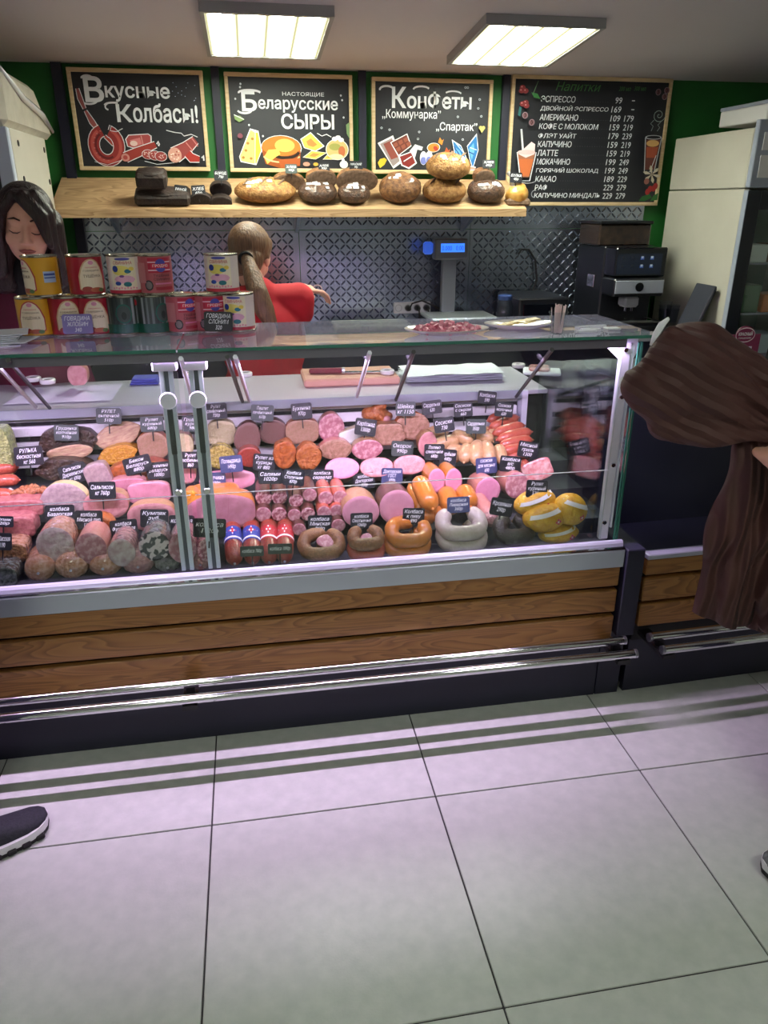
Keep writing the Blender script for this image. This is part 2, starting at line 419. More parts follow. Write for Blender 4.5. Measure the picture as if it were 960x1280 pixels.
# ------------------------------------------------------------------ chalkboards
BWOOD = mat('pale_frame_wood', (214, 190, 150), 0.55, c2=(198, 172, 130), scale=5, stretch=(3, 3, 20))
BOARD = mat('chalkboard_black', (22, 23, 30), 0.55, c2=(28, 29, 36), scale=5)
WCH = mat('white_chalk_paint', (226, 228, 232), 0.85); GCH = mat('green_chalk_paint', (72, 120, 70), 0.85); DCH = mat('faint_chalk', (120, 122, 128), 0.9)
def board(label, x0, x1, z0, z1):
    t = thing('chalkboard', label, 'chalkboard', ((x0+x1)/2, 3.985, z0), group='framed chalkboards on the green wall')
    f = MB(); w = .017
    for lo, hi in (((x0, 3.962, z0), (x1, 3.986, z0+w)), ((x0, 3.962, z1-w), (x1, 3.986, z1)), ((x0, 3.962, z0+w), (x0+w, 3.986, z1-w)), ((x1-w, 3.962, z0+w), (x1, 3.986, z1-w))):
        f.box(lo, hi, .002)
    f.build('frame', BWOOD, t)
    MB().box((x0+w, 3.972, z0+w), (x1-w, 3.986, z1-w)).build('writing_panel', BOARD, t)
    W_, H_ = x1-x0-2*w, z1-z0-2*w
    def fn(u, v, k): return Vector((x0+w+u*W_, 3.9715-.00025*k, z1-w-v*H_))
    def tx(body, u0, u1, v0, v1, m=WCH, bold=0.0, shear=0.0, **kw):
        p = fn(u0, v1, 4) - t.location
        text(body, .05, m, t, p, align='LEFT', sx=1, bold=bold, shear=shear, fit=((u1-u0)*W_, (v1-v0)*H_), **kw)
    d = Draw(fn); d.asp = W_/H_
    return t, d, tx
WHT = (222, 222, 226)
def arc(cx, cy, rx, ry, a0, a1, n=10):
    return [(cx+rx*math.cos(math.radians(a0+(a1-a0)*i/n)), cy+ry*math.sin(math.radians(a0+(a1-a0)*i/n))) for i in range(n+1)]
def band(d, pts, ws, c, out=WHT):
    d.line(pts, [w+.006 for w in ws], out, d.asp); d.line(pts, ws, c, d.asp)
# 1 sausages
t, d, tx = board('chalkboard with two lines of white lettering above drawn sausages', -.735, -.147, 1.637, 2.051)
tx('В', .085, .235, .04, .31, bold=.0011); tx('кусные', .245, .755, .135, .30, bold=.0010)
tx('К', .315, .44, .325, .515, bold=.0011); tx('олбасы!', .445, .965, .31, .515, bold=.0010)
d.line(arc(.12, .08, .05, .045, 200, 330), [.004, .008, .008, .008, .008, .008, .008, .008, .008, .006, .004], WHT, d.asp)
d.line(arc(.30, .34, .07, .03, 180, 300), .007, WHT, d.asp); d.line(arc(.255, .355, .022, .03, 90, 260), .006, WHT, d.asp)
d.line(arc(.11, .28, .07, .05, 10, 170), .007, WHT, d.asp)
RED, DRED, PINK = (150, 48, 46), (104, 30, 34), (206, 142, 134)
link = [(.035, .17), (.045, .27), (.07, .38)]
band(d, link, [.010, .017, .010], (150, 84, 82)); band(d, [(.075, .40), (.115, .52), (.165, .63)], [.009, .02, .010], (158, 84, 80)); band(d, [(.2, .67), (.26, .74), (.34, .79)], [.009, .021, .012], (164, 62, 48))
band(d, arc(.205, .77, .10, .165, -70, 255, 22), [.042]*23, RED)
d.line(arc(.205, .77, .112, .18, -60, 240, 20), .012, (186, 80, 72), d.asp); d.line(arc(.205, .77, .085, .14, 60, 240, 14), .008, DRED, d.asp)
for k in range(9):
    a = math.radians(90+20*k); d.ell(.205+.1*math.cos(a), .77+.165*math.sin(a), .008, .006, (190, 110, 104))
d.line([(.235, .60), (.25, .55), (.262, .56), (.25, .61), (.3, .62), (.35, .585)], .003, WHT, d.asp)
d.poly([(.36, .70), (.39, .65), (.55, .635), (.575, .66), (.57, .75), (.42, .80), (.37, .78)], WHT); d.poly([(.368, .70), (.393, .66), (.548, .645), (.565, .665), (.56, .745), (.42, .79), (.376, .775)], (168, 74, 74))
d.poly([(.395, .71), (.48, .68), (.49, .75), (.42, .78)], (206, 120, 120)); d.ell(.425, .745, .03, .03, (226, 196, 190)); d.line([(.49, .66), (.50, .76)], .004, PINK, d.asp)
band(d, [(.345, .90), (.45, .84), (.60, .755)], [.036, .034, .022], (154, 54, 46)); d.ell(.345, .90, .034, .045, (196, 132, 122)); d.ell(.345, .90, .018, .024, (170, 70, 66))
d.line([(.61, .75), (.625, .72), (.63, .75), (.622, .77)], .006, WHT, d.asp)
for cx, cy in ((.53, .865), (.585, .875), (.635, .885)):
    d.ell(cx, cy, .05, .055, WHT); d.ell(cx, cy, .046, .05, (158, 66, 64))
    for k in range(9): d.ell(cx+random.uniform(-.03, .03), cy+random.uniform(-.03, .03), .006, .006, (222, 176, 170))
band(d, [(.75, .87), (.85, .79), (.93, .70)], [.058, .045, .030], (150, 66, 64)); d.ell(.75, .87, .055, .085, (208, 154, 138)); 
for k in range(14): d.ell(.75+random.uniform(-.035, .035), .87+random.uniform(-.05, .05), .008, .009, random.choice([(168, 90, 80), (232, 204, 190)]))
d.line([(.85, .73), (.90, .82)], .004, (206, 128, 120), d.asp); d.line([(.90, .68), (.945, .77)], .004, (206, 128, 120), d.asp)
band(d, [(.855, .85), (.885, .90), (.95, .915)], [.03, .034, .02], (168, 52, 44)); d.line([(.95, .67), (.9, .64), (.84, .66), (.82, .63), (.76, .62), (.70, .60)], .003, WHT, d.asp)
d.line([(.97, .90), (.985, .87), (.985, .93)], .006, WHT, d.asp); d.line([(.10, .95), (.2, .985), (.32, .93)], .002, WHT, d.asp); d.line([(.50, .94), (.6, .975), (.74, .955)], .002, WHT, d.asp)
for k in range(14): d.ell(random.uniform(.78, .97), random.uniform(.08, .33), .004, .004, (150, 160, 185))
d.build('chalk_drawing', CHALK, t, local=False)['kind'] = 'stuff'
# 2 cheeses
t, d, tx = board('chalkboard with white lettering above drawn yellow cheeses', -.053, .537, 1.634, 2.049)
tx('НАСТОЯЩИЕ', .44, .79, .15, .20); tx('Б', .10, .225, .15, .37, bold=.0011); tx('еларусские', .235, .905, .235, .375, bold=.0008)
tx('СЫРЫ', .42, .87, .385, .555, bold=.0011)
d.line(arc(.17, .17, .09, .03, 170, 350), .008, WHT, d.asp); d.line(arc(.12, .35, .06, .04, 0, 160), .007, WHT, d.asp)
YE, DY, OR = (214, 176, 76), (160, 116, 44), (186, 100, 34)
d.poly([(.05, .87), (.155, .555), (.225, .58), (.245, .80), (.19, .965), (.06, .93)], WHT); d.poly([(.058, .865), (.16, .57), (.195, .60), (.178, .95), (.065, .92)], (208, 184, 116)); d.poly([(.2, .60), (.22, .60), (.238, .80), (.19, .95), (.183, .94)], (226, 196, 66))
for cx, cy in ((.17, .67), (.11, .80), (.15, .89), (.085, .88), (.13, .72)): d.ell(cx, cy, .012, .015, DY)
d.ell(.41, .77, .175, .145, WHT); d.ell(.41, .77, .168, .138, OR); d.poly([(.245, .80), (.575, .80), (.565, .97), (.40, 1.0), (.27, .95)], (150, 76, 30)); d.ell(.41, .75, .165, .11, (196, 116, 44)); d.ell(.44, .74, .085, .075, (222, 178, 92)); d.line(arc(.44, .80, .12, .08, 10, 150), .012, (40, 26, 20), d.asp)
d.poly([(.26, .87), (.30, .79), (.385, .78), (.40, .84), (.36, .87), (.285, .95)], (226, 190, 92)); d.line(arc(.41, .85, .155, .08, 10, 170), .006, (232, 190, 140), d.asp); d.poly([(.38, .90), (.57, .88), (.56, .97), (.40, 1.0)], (168, 84, 38))
for q in ([(.585, .67), (.665, .60), (.77, .74), (.70, .795), (.61, .76)], [(.60, .87), (.67, .80), (.79, .82), (.70, .89)], [(.77, .89), (.82, .82), (.90, .81), (.86, .89)]):
    cx = sum(p[0] for p in q)/len(q); cy = sum(p[1] for p in q)/len(q)
    d.poly([(cx+(u-cx)*1.12, cy+(v-cy)*1.12) for u, v in q], WHT); d.poly(q, (224, 188, 84)); d.poly([(cx+(u-cx)*.5, cy+(v-cy)*.5) for u, v in q], (190, 134, 70))
d.ell(.89, .78, .10, .12, WHT); d.ell(.89, .78, .094, .113, (190, 170, 110)); d.ell(.87, .75, .05, .04, (150, 150, 80)); d.ell(.93, .80, .03, .06, (176, 100, 60)); d.ell(.88, .86, .06, .03, (226, 204, 160))
for cx, cy in ((.87, .66), (.90, .645), (.925, .67)): d.ell(cx, cy, .024, .025, WHT)
d.ell(.945, .95, .036, .045, (216, 216, 208)); d.ell(.94, .90, .012, .02, WHT); d.ell(.62, .95, .03, .025, (190, 140, 120)); d.ell(.70, .95, .022, .02, (200, 160, 60))
d.poly([(.03, .42), (.08, .42), (.115, .46), (.07, .49), (.035, .46)], (126, 150, 96)); d.line([(.03, .41), (.11, .46)], .003, WHT, d.asp); d.ell(.07, .64, .022, .03, (120, 70, 84)); d.poly([(.97, .50), (1, .47), (1, .66), (.975, .60)], (120, 146, 100))
for cx, cy in ((.10, .08), (.095, .115), (.05, .24), (.93, .18), (.94, .23), (.15, .52), (.26, .64), (.95, .42)): d.ell(cx, cy, .008, .012, (196, 198, 204))
d.line([(.72, .60), (.76, .63), (.8, .61), (.84, .64)], .003, WHT, d.asp)
d.build('chalk_drawing', CHALK, t, local=False)['kind'] = 'stuff'
# 3 sweets
t, d, tx = board('chalkboard with white lettering above drawn chocolate and wrapped sweets', .629, 1.224, 1.631, 2.045)
tx('К', .145, .27, .055, .29, bold=.0011); tx('онФеты', .275, .845, .10, .30, bold=.0011)
tx('„Коммунарка”', .06, .575, .305, .43, bold=.0004); tx('„Спартак”', .535, .905, .44, .56, bold=.0004)
d.line(arc(.10, .09, .06, .04, 170, 350), .008, WHT, d.asp); d.line(arc(.40, .08, .07, .035, 180, 340), .007, WHT, d.asp); d.line(arc(.68, .12, .07, .03, 200, 350), .006, WHT, d.asp)
d.poly([(.02, .69), (.155, .60), (.25, .90), (.16, .985)], WHT); d.poly([(.04, .70), (.145, .63), (.22, .89), (.155, .96)], (150, 136, 136)); d.poly([(.07, .70), (.15, .65), (.2, .85), (.14, .88)], (136, 70, 60))
d.poly([(.13, .68), (.28, .575), (.32, .72), (.2, .84)], WHT); d.poly([(.14, .685), (.275, .59), (.31, .715), (.205, .825)], (110, 56, 44))
for i in range(3):
    for j in range(2): d.poly([(.155+.045*i+.025*j, .70-.03*i+.05*j), (.187+.045*i+.025*j, .675-.03*i+.05*j), (.20+.045*i+.025*j, .715-.03*i+.05*j), (.17+.045*i+.025*j, .74-.03*i+.05*j)], (146, 80, 62))
d.poly([(.20, .84), (.32, .78), (.37, .92), (.30, .99), (.23, .95)], WHT); d.poly([(.215, .845), (.315, .795), (.355, .915), (.295, .97), (.24, .94)], (128, 40, 36)); d.line([(.25, .90), (.32, .84)], .004, WHT, d.asp)
d.poly([(.30, .78), (.35, .70), (.42, .73), (.41, .77), (.37, .76), (.35, .86)], (206, 208, 214))
d.poly([(.02, .92), (.04, .875), (.08, .86), (.10, .885), (.08, .94), (.04, .98)], (206, 180, 50))
for (cx, cy, c, r) in ((.515, .735, (214, 130, 50), -25), (.575, .85, (190, 86, 46), -30), (.625, .885, (196, 130, 110), -20)):
    d.ell(cx, cy, .06, .055, WHT, r); d.ell(cx, cy, .054, .048, c, r); d.poly([(cx+.04, cy-.06), (cx+.055, cy-.12), (cx+.075, cy-.08), (cx+.09, cy-.10), (cx+.075, cy-.03)], c); d.ell(cx+.02, cy+.01, .02, .03, (170, 60, 40), r)
for cx, cy in ((.425, .86), (.475, .855)): d.ell(cx, cy, .032, .08, WHT); d.ell(cx, cy+.03, .026, .045, (110, 120, 186)); d.ell(cx, cy-.04, .018, .03, (190, 190, 206))
for q in ([(.685, .66), (.76, .72), (.825, .89), (.80, .965), (.72, .88)], [(.82, .72), (.895, .59), (.915, .76), (.875, .965), (.845, .86)]):
    cx = sum(p[0] for p in q)/5; cy = sum(p[1] for p in q)/5
    d.poly([(cx+(u-cx)*1.13, cy+(v-cy)*1.13) for u, v in q], WHT); d.poly(q, (44, 110, 172))
    d.poly([(cx+(u-cx)*.55-.01, cy+(v-cy)*.55) for u, v in q], (92, 156, 206)); d.line([(q[0][0]+.01, q[0][1]+.06), (cx+.01, cy+.03)], .004, (22, 60, 120), d.asp); d.line([(q[0][0]+.02, q[0][1]+.01), (cx+.035, cy-.02)], .003, (190, 216, 236), d.asp)
band(d, [(.76, .98), (.82, .97), (.90, .98)], [.01, .014, .008], (190, 140, 120))
d.ell(.93, .50, .016, .022, (196, 186, 110)); d.ell(.955, .50, .016, .022, (196, 186, 110)); d.poly([(.916, .505), (.97, .505), (.943, .56)], (196, 186, 110))
for cx, cy in ((.78, .05), (.80, .05), (.91, .18), (.90, .28), (.72, .38), (.93, .37), (.05, .52), (.38, .56), (.12, .54), (.37, .64), (.77, .64)): d.ell(cx, cy, .010, .013, (190, 194, 202)); d.ell(cx, cy, .005, .007, (40, 42, 50))
d.build('chalk_drawing', CHALK, t, local=False)['kind'] = 'stuff'
# 4 drinks menu
t, d, tx = board('tall drinks menu chalkboard with rows of prices', 1.318, 2.158, 1.484, 2.071)
tx('Напитки', .26, .55, .015, .085, m=GCH, shear=.3); tx('200 мл', .67, .75, .04, .075, m=GCH, shear=.3); tx('300 мл', .77, .85, .035, .07, m=GCH, shear=.3)
rows = [('ЭСПРЕССО', '99', '–'), ('ДВОЙНОЙ ЭСПРЕССО', '169', '–'), ('АМЕРИКАНО', '109', '179'), ('КОФЕ С МОЛОКОМ', '159', '219'), ('ФЛЭТ УАЙТ', '179', '239'), ('КАПУЧИНО', '159', '219'),
        ('ЛАТТЕ', '159', '219'), ('МОКАЧИНО', '199', '249'), ('ГОРЯЧИЙ ШОКОЛАД', '199', '249'), ('КАКАО', '189', '229'), ('РАФ', '229', '279'), ('КАПУЧИНО МИНДАЛЬ', '229', '279')]
for i, (n, p1, p2) in enumerate(rows):
    v = .150 + i*.0722; w = .0278*len(n)
    tx(n, .17, .17+w, v-.024, v+.026, shear=.12, space=.95); tx(p1, .70-.022*len(p1), .70, v-.024, v+.026, shear=.12)
    if p2 == '–': d.line([(.765, v), (.785, v)], .003, (200, 200, 205), d.asp)
    else: tx(p2, .725, .79, v-.024, v+.026, shear=.12)
    u = .17+w+.02
    while u < .62: d.ell(u, v+.018, .0015, .002, (110, 112, 118), n=5); u += .016
RB = (126, 48, 50)
for cx, cy in ((.035, .075), (.055, .10), (.03, .10), (.06, .19), (.04, .20), (.065, .215)): d.ell(cx, cy, .018, .02, RB); d.ell(cx-.005, cy-.006, .005, .006, (190, 120, 120))
d.poly([(.09, .11), (.13, .12), (.15, .16), (.11, .15)], (60, 120, 66)); d.line([(.10, .13), (.13, .02)], .002, (90, 120, 90), d.asp); d.poly([(.02, .22), (.035, .23), (.03, .30), (.015, .29)], (46, 100, 100))
for cx, cy in ((.06, .29), (.105, .345), (.91, .085), (.965, .07), (.955, .12)): d.ell(cx, cy, .018, .026, (140, 116, 124)); d.ell(cx, cy, .014, .021, (112, 76, 80)); d.line([(cx-.004, cy-.018), (cx+.004, cy), (cx-.003, cy+.018)], .002, (52, 34, 40), d.asp)
d.line([(.04, .40), (.06, .58)], .006, (196, 200, 206), d.asp)
d.poly([(.025, .585), (.14, .585), (.11, .79), (.055, .79)], (150, 96, 70)); d.poly([(.035, .64), (.13, .64), (.11, .78), (.06, .78)], (188, 100, 52)); d.poly([(.03, .60), (.07, .55), (.11, .50), (.135, .52), (.135, .60), (.08, .63)], (216, 188, 190)); d.ell(.082, .585, .058, .02, (206, 170, 170))
d.line([(.022, .585), (.055, .82), (.115, .82), (.145, .585)], .003, (206, 210, 214), d.asp); d.line(arc(.10, .81, .06, .03, -20, 150), .002, (170, 172, 178), d.asp)
d.poly([(.865, .47), (.96, .47), (.945, .72), (.88, .72)], (96, 52, 44)); d.ell(.912, .50, .043, .028, (196, 150, 90)); d.poly([(.872, .53), (.953, .53), (.945, .62), (.88, .62)], (150, 70, 44)); d.ell(.912, .45, .055, .018, (176, 178, 184)); d.ell(.912, .45, .048, .013, (30, 30, 36)); d.line([(.858, .455), (.878, .74), (.945, .74), (.967, .455)], .003, (170, 174, 180), d.asp); d.line([(.945, .60), (.915, .74)], .002, (206, 208, 212), d.asp)
d.line([p for k in range(1) for p in [(.93+.045*(1-i/26)*math.cos(i*.45), .27+.06*(1-i/26)*math.sin(i*.45)) for i in range(27)]], .002, (150, 166, 160), d.asp); d.line([(.89, .40), (.90, .36), (.88, .34), (.90, .31)], .002, (140, 150, 150), d.asp); d.line([(.93, .40), (.945, .37), (.93, .35), (.95, .32)], .002, (140, 150, 150), d.asp)
for k in range(6):
    a = math.radians(60*k+15); d.poly([(.93, .76), (.93+.045*math.cos(a-.25), .76+.055*math.sin(a-.25)), (.93+.065*math.cos(a), .76+.08*math.sin(a)), (.93+.045*math.cos(a+.25), .76+.055*math.sin(a+.25))], (186, 176, 156))
d.ell(.90, .82, .018, .026, (140, 90, 80)); 
for cx, cy in ((.93, .885), (.915, .91), (.965, .86), (.955, .88)): d.ell(cx, cy, .016, .028, (150, 40, 40))
d.poly([(.86, .99), (.88, .95), (.93, .93), (.95, .96), (.90, .99)], (40, 92, 44)); d.poly([(.94, .99), (.96, .94), (.99, .92), (.99, .98)], (52, 104, 50))
d.line(arc(.15, .93, .02, .03, 100, 300), .002, (150, 152, 158), d.asp)
d.build('chalk_drawing', CHALK, t, local=False)['kind'] = 'stuff'
# ------------------------------------------------------------------ generic makers
def outline(a, w, h, e, amp, seed, flat=1.0):
    c, s = math.cos(a), math.sin(a)
    x = w/2*math.copysign(abs(c)**(2/e), c); z = h/2*math.copysign(abs(s)**(2/e), s)
    k = 1 + amp*noise.noise(Vector((c*1.6+seed*3.1, s*1.6, seed*1.7)))*2
    return x*k, max(z*k, -h/2*flat)
def loft(w, h, d, seed=0, e=2.2, p=2.4, amp=.04, n=26, rings=7, flat=1.0, dome=0.0, rough=0.0, front=1.0):
    """cut piece: face in the XZ plane looking to -y, body running back along +y; returns body, face builders"""
    b = MB(); f = MB(); vs = []; fs = []
    ts = [0, .06] + [i/rings for i in range(1, rings)] + [.93, .985, 1.0]; ts = sorted(set(round(t, 4) for t in ts))
    for t in ts:
        sc = (1-t**p)**(1/p) if t < 1 else .12
        sc = max(sc, .12)
        for k in range(n):
            a = 2*PI*k/n; x, z = outline(a, w, h, e, amp, seed, flat)
            q = 1 + rough*noise.noise(Vector((x*40, t*9, z*40+seed)))
            vs.append((x*sc*q, d*t, (z*sc+ (0 if flat == 1.0 else -(1-sc)*h/2*flat*.9))*q))
    for i in range(len(ts)-1):
        for k in range(n): fs.append((i*n+k, i*n+(k+1) % n, (i+1)*n+(k+1) % n, (i+1)*n+k))
    fs.append(tuple((len(ts)-1)*n+k for k in range(n))); b.add(vs, fs); b.fixn = True
    vs = []; fs = []; rr = [1.0, .96, .75, .45]
    for j, r in enumerate(rr):
        for k in range(n):
            a = 2*PI*k/n; x, z = outline(a, w, h, e, amp, seed, flat)
            y = 0.0005 if j == 0 else -.0012 - dome*(1-r*r) + rough*.02*noise.noise(Vector((x*r*60, z*r*60, seed)))
            vs.append((x*r, y, z*r))
    vs.append((0, -.0012-dome, 0)); c = len(vs)-1
    for j in range(len(rr)-1):
        for k in range(n): fs.append((j*n+k, j*n+(k+1) % n, (j+1)*n+(k+1) % n, (j+1)*n+k))
    for k in range(n): fs.append(((len(rr)-1)*n+k, (len(rr)-1)*n+(k+1) % n, c))
    f.add(vs, fs); f.fixn = True
    return b, f
TAGK = mat('tag_black', (20, 21, 27), 0.45, c2=(26, 28, 36), scale=40); TAGG = mat('tag_greenish', (58, 68, 66), 0.4); TAGB = mat('tag_blue_grey', (62, 68, 104), 0.35); TAGP = mat('tag_purple', (120, 108, 168), 0.4)
TAGT = mat('tag_white_ink', (236, 238, 242), 0.7)
TAGMAT = {'k': TAGK, 'g': TAGG, 'b': TAGB, 'p': TAGP}
def rrect(w, h, r, n=4):
    pts = []
    for cx, cz, a0 in ((w/2-r, h/2-r, 0), (-w/2+r, h/2-r, 90), (-w/2+r, -h/2+r, 180), (w/2-r, -h/2+r, 270)):
        for i in range(n+1):
            a = math.radians(a0+90*i/n); pts.append((cx+r*math.cos(a), cz+r*math.sin(a)))
    return pts
def price_tag(px, py, wpx, hpx, rot, txt, y, label, col='k', pin=.05, tilt=-12, group='price tags in the display case', hgt=None):
    k = mpp(y, px, py); w, h = wpx*k, hpx*k
    t = thing('price_tag', label, 'price tag', at(px, py, y), (math.radians(tilt), math.radians(-rot), 0), group)
    MB().poly_prism(rrect(w, h, min(w, h)*.12), -.0009, .0009).build('plate', TAGMAT[col], t, local=True)
    n = txt.count('\n')+1
    fh = (.80 if n > 2 else .66 if n == 2 else .45)*h
    text(txt, .02, TAGT, t, (-w*.42, -.0011, -fh/2), align='CENTER', sx=1, shear=.25, ext=.0002, fit=(w*.84, fh), ls=.95)
    if pin > 0: MB().box((-.0018, .0009, -h/2-pin), (.0018, .0028, h*.2)).build('pin', BLACK, t, local=True)
    return t

# ------------------------------------------------------------------ bread shelf
SHELFW = wood_mat('shelf_oak', (186, 154, 116), (172, 140, 102), (150, 118, 84), 0.8, 0.55)
t = thing('bread_shelf', 'long sloping light wood shelf carrying the loaves', 'shelf', (.25, 3.8, 1.44))
b = MB(); x0, x1 = -.825, 1.322
b.add([(x0, 3.655, 1.438), (x1, 3.655, 1.438), (x1, 3.655, 1.472), (x0, 3.655, 1.472), (x0, 3.985, 1.573), (x1, 3.985, 1.573), (x1, 3.985, 1.607), (x0, 3.985, 1.607)],
      [(0, 1, 2, 3), (3, 2, 6, 7), (7, 6, 5, 4), (4, 5, 1, 0), (0, 3, 7, 4), (1, 5, 6, 2)])
b.build('shelf_board', SHELFW, t)
for x in (-.6, .25, 1.1):
    MB().add([(x-.008, 3.985, 1.36), (x-.008, 3.985, 1.56), (x-.008, 3.72, 1.452), (x+.008, 3.985, 1.36), (x+.008, 3.985, 1.56), (x+.008, 3.72, 1.452)],
             [(0, 2, 1), (3, 4, 5), (0, 3, 5, 2), (1, 2, 5, 4), (0, 1, 4, 3)]).build('bracket', STEEL, t)
CRUST = mat('golden_crust', (176, 130, 72), 0.6, c2=(128, 82, 38), scale=55, bump=.9, bscale=130, coat=.1)
CRUSTD = mat('dark_crust', (98, 66, 44), 0.5, c2=(58, 36, 24), scale=60, bump=1.0, bscale=140, coat=.35)
CRUSTG = mat('brown_crust', (146, 100, 58), 0.55, c2=(96, 60, 32), scale=60, bump=.9, bscale=130, coat=.15)
RYE = mat('rye_crust', (52, 38, 32), 0.6, c2=(36, 26, 24), scale=30, bump=.4, bscale=80)
RYECUT = mat('rye_crumb', (44, 32, 30), 0.85, c2=(30, 21, 20), scale=90, bump=.3)
CRUMB = mat('grey_bread_crumb', (128, 102, 82), 0.9, c2=(100, 78, 62), scale=70, bump=.4)
FOIL = mat('clear_wrap_glint', (222, 222, 224), 0.2, 0.0, coat=1.0)
SHA = math.atan2(.135, .33)
def shelf_spot(px, py, d, lift=0.0):
    y = 3.672 + d/2*math.cos(SHA); z = 1.4745 + .409*(y-3.655)
    return Vector((at(px, py, y).x, y - lift*math.sin(SHA), z + lift*math.cos(SHA)))
def loaf_whole(px, py, w, h, m, label, y=3.75, seed=0, wrap=False, lift=0.0):
    k = mpp(y, px, py); w *= k; h *= k*.86; d = min(w, .2)*.8
    t = thing('bread_loaf', label, 'bread', shelf_spot(px, py, d, lift), (SHA, 0, 0), 'whole loaves on the bread shelf')
    b = MB(); b.ball((0, 0, h*.46), (w/2, d/2, h*.56), 28, 18)
    for i, v in enumerate(b.v):
        q = 1 + .05*noise.noise(v*22 + Vector((seed, 0, 0))) + .02*noise.noise(v*70)
        v = v*q; v.z = max(v.z, 0.0)
        if v.z < .004: v.x *= .93; v.y *= .93
        b.v[i] = v
    b.build('crust', m, t, smooth='all', local=True)
    for s in (-.28, 0, .28):
        if w > .2: MB().tube([(s*w-.02, -d*.25, h*.955-.05*abs(s)*h*3), (s*w+.005, 0, h*1.015-.05*abs(s)*h*3), (s*w+.03, d*.25, h*.955-.05*abs(s)*h*3)], [.002, .006, .002], 6).build('score_mark', CRUST if m != CRUST else CRUMB, t, local=True)
    if wrap:      # pale opaque patches painted as glints of the clear film
        f = MB()
        for q in range(7):
            a = random.uniform(-.7, .7); r = random.uniform(.2, .6); x = math.sin(a)*w*.42; y0 = -d*.5*r
            zz = h*.46 + h*.56*math.sqrt(max(0, 1-(2*x/w)**2-(2*y0/d)**2))+.0015
            f.add([(x-.012, y0-.004, zz-.003), (x+.014, y0-.006, zz-.002), (x+.010, y0+.008, zz+.003), (x-.010, y0+.006, zz+.002)], [(0, 1, 2, 3)])
        f.build('film_glint', FOIL, t, local=True)['kind'] = 'stuff'
    return t
def loaf_cut(px, py, w, h, mc, mf, label, y=3.70, seed=1, flat=.8, d=.09, e=2.2, rot=0):
    k = mpp(y, px, py); w *= k; h *= k
    t = thing('bread_half', label, 'bread', at(px, py, y), (SHA, 0, rot), 'cut loaves on the bread shelf')
    b, f = loft(w, h, d, seed, e=e, p=3, amp=.03, flat=flat)
    b.build('crust', mc, t, smooth='all', local=True); f.build('crumb', mf, t, smooth='all', local=True); return t
def brick_loaf(px, py, w, h, label, y, d=.1, lift=0.0):
    k = mpp(y, px, py); w *= k; h *= k*.86
    t = thing('rye_brick_loaf', label, 'bread', shelf_spot(px, py, d, lift), (SHA, 0, 0), 'dark rye brick loaves')
    b = MB().box((-w/2, -d/2, 0), (w/2, d/2, h*.86), .012)
    b.build('crust', RYE, t, local=True)
    MB().ball((0, 0, h*.80), (w*.485, d*.47, h*.2), 18, 8).build('domed_top', RYE, t, smooth='all', local=True)
    return t
brick_loaf(205, 254, 66, 18, 'long dark rye brick loaf at the left end of the bread', 3.75, .12)
brick_loaf(192, 234, 36, 24, 'short dark rye brick loaf lying on the long brick loaf', 3.76, .10, .072)
loaf_cut(251, 253, 27, 20, RYE, RYECUT, 'small dark rye half loaf right of the rye bricks', seed=3)
loaf_cut(276, 255, 28, 17, RYE, RYECUT, 'dark rye half loaf, lower one of the pair left of the golden batch', seed=4)
loaf_cut(276, 238, 27, 18, RYE, RYECUT, 'dark rye half loaf lying on top of another rye half', seed=5, y=3.74)
loaf_whole(332, 248, 76, 29, CRUST, 'long golden oval loaf with a tag on its left', seed=2, wrap=True)
loaf_cut(361, 229, 40, 21, CRUSTG, CRUMB, 'grey-brown half loaf resting on the long golden loaf', seed=6, y=3.72)
loaf_whole(397, 250, 48, 27, CRUSTD, 'dark round loaf with shiny film, first right of the golden oval', seed=7, wrap=True)
loaf_cut(402, 225, 39, 23, CRUSTG, CRUMB, 'half loaf with grey crumb on the first dark round loaf', seed=8)
loaf_whole(442, 250, 41, 26, CRUSTD, 'smaller dark round loaf with shiny film under a wide half', seed=9, wrap=True)
loaf_cut(446, 227, 52, 28, CRUSTG, CRUMB, 'widest cut half loaf, right end over a dark round loaf', seed=10)
loaf_whole(499, 245, 53, 37, CRUSTG, 'brown round loaf alone in the middle of the right half', seed=11, wrap=True)
loaf_whole(554, 248, 56, 30, CRUST, 'golden round loaf carrying another loaf of its size', seed=12)
loaf_whole(556, 219, 56, 31, CRUST, 'large golden loaf, topmost of its stack below the sweets board', seed=13, wrap=True, lift=.108)
loaf_whole(606, 248, 48, 29, CRUSTD, 'dark round loaf with shiny film at the right end', seed=14, wrap=True)
loaf_cut(606, 223, 27, 20, CRUSTG, CRUMB, 'small half loaf on the rightmost dark round loaf', seed=15)
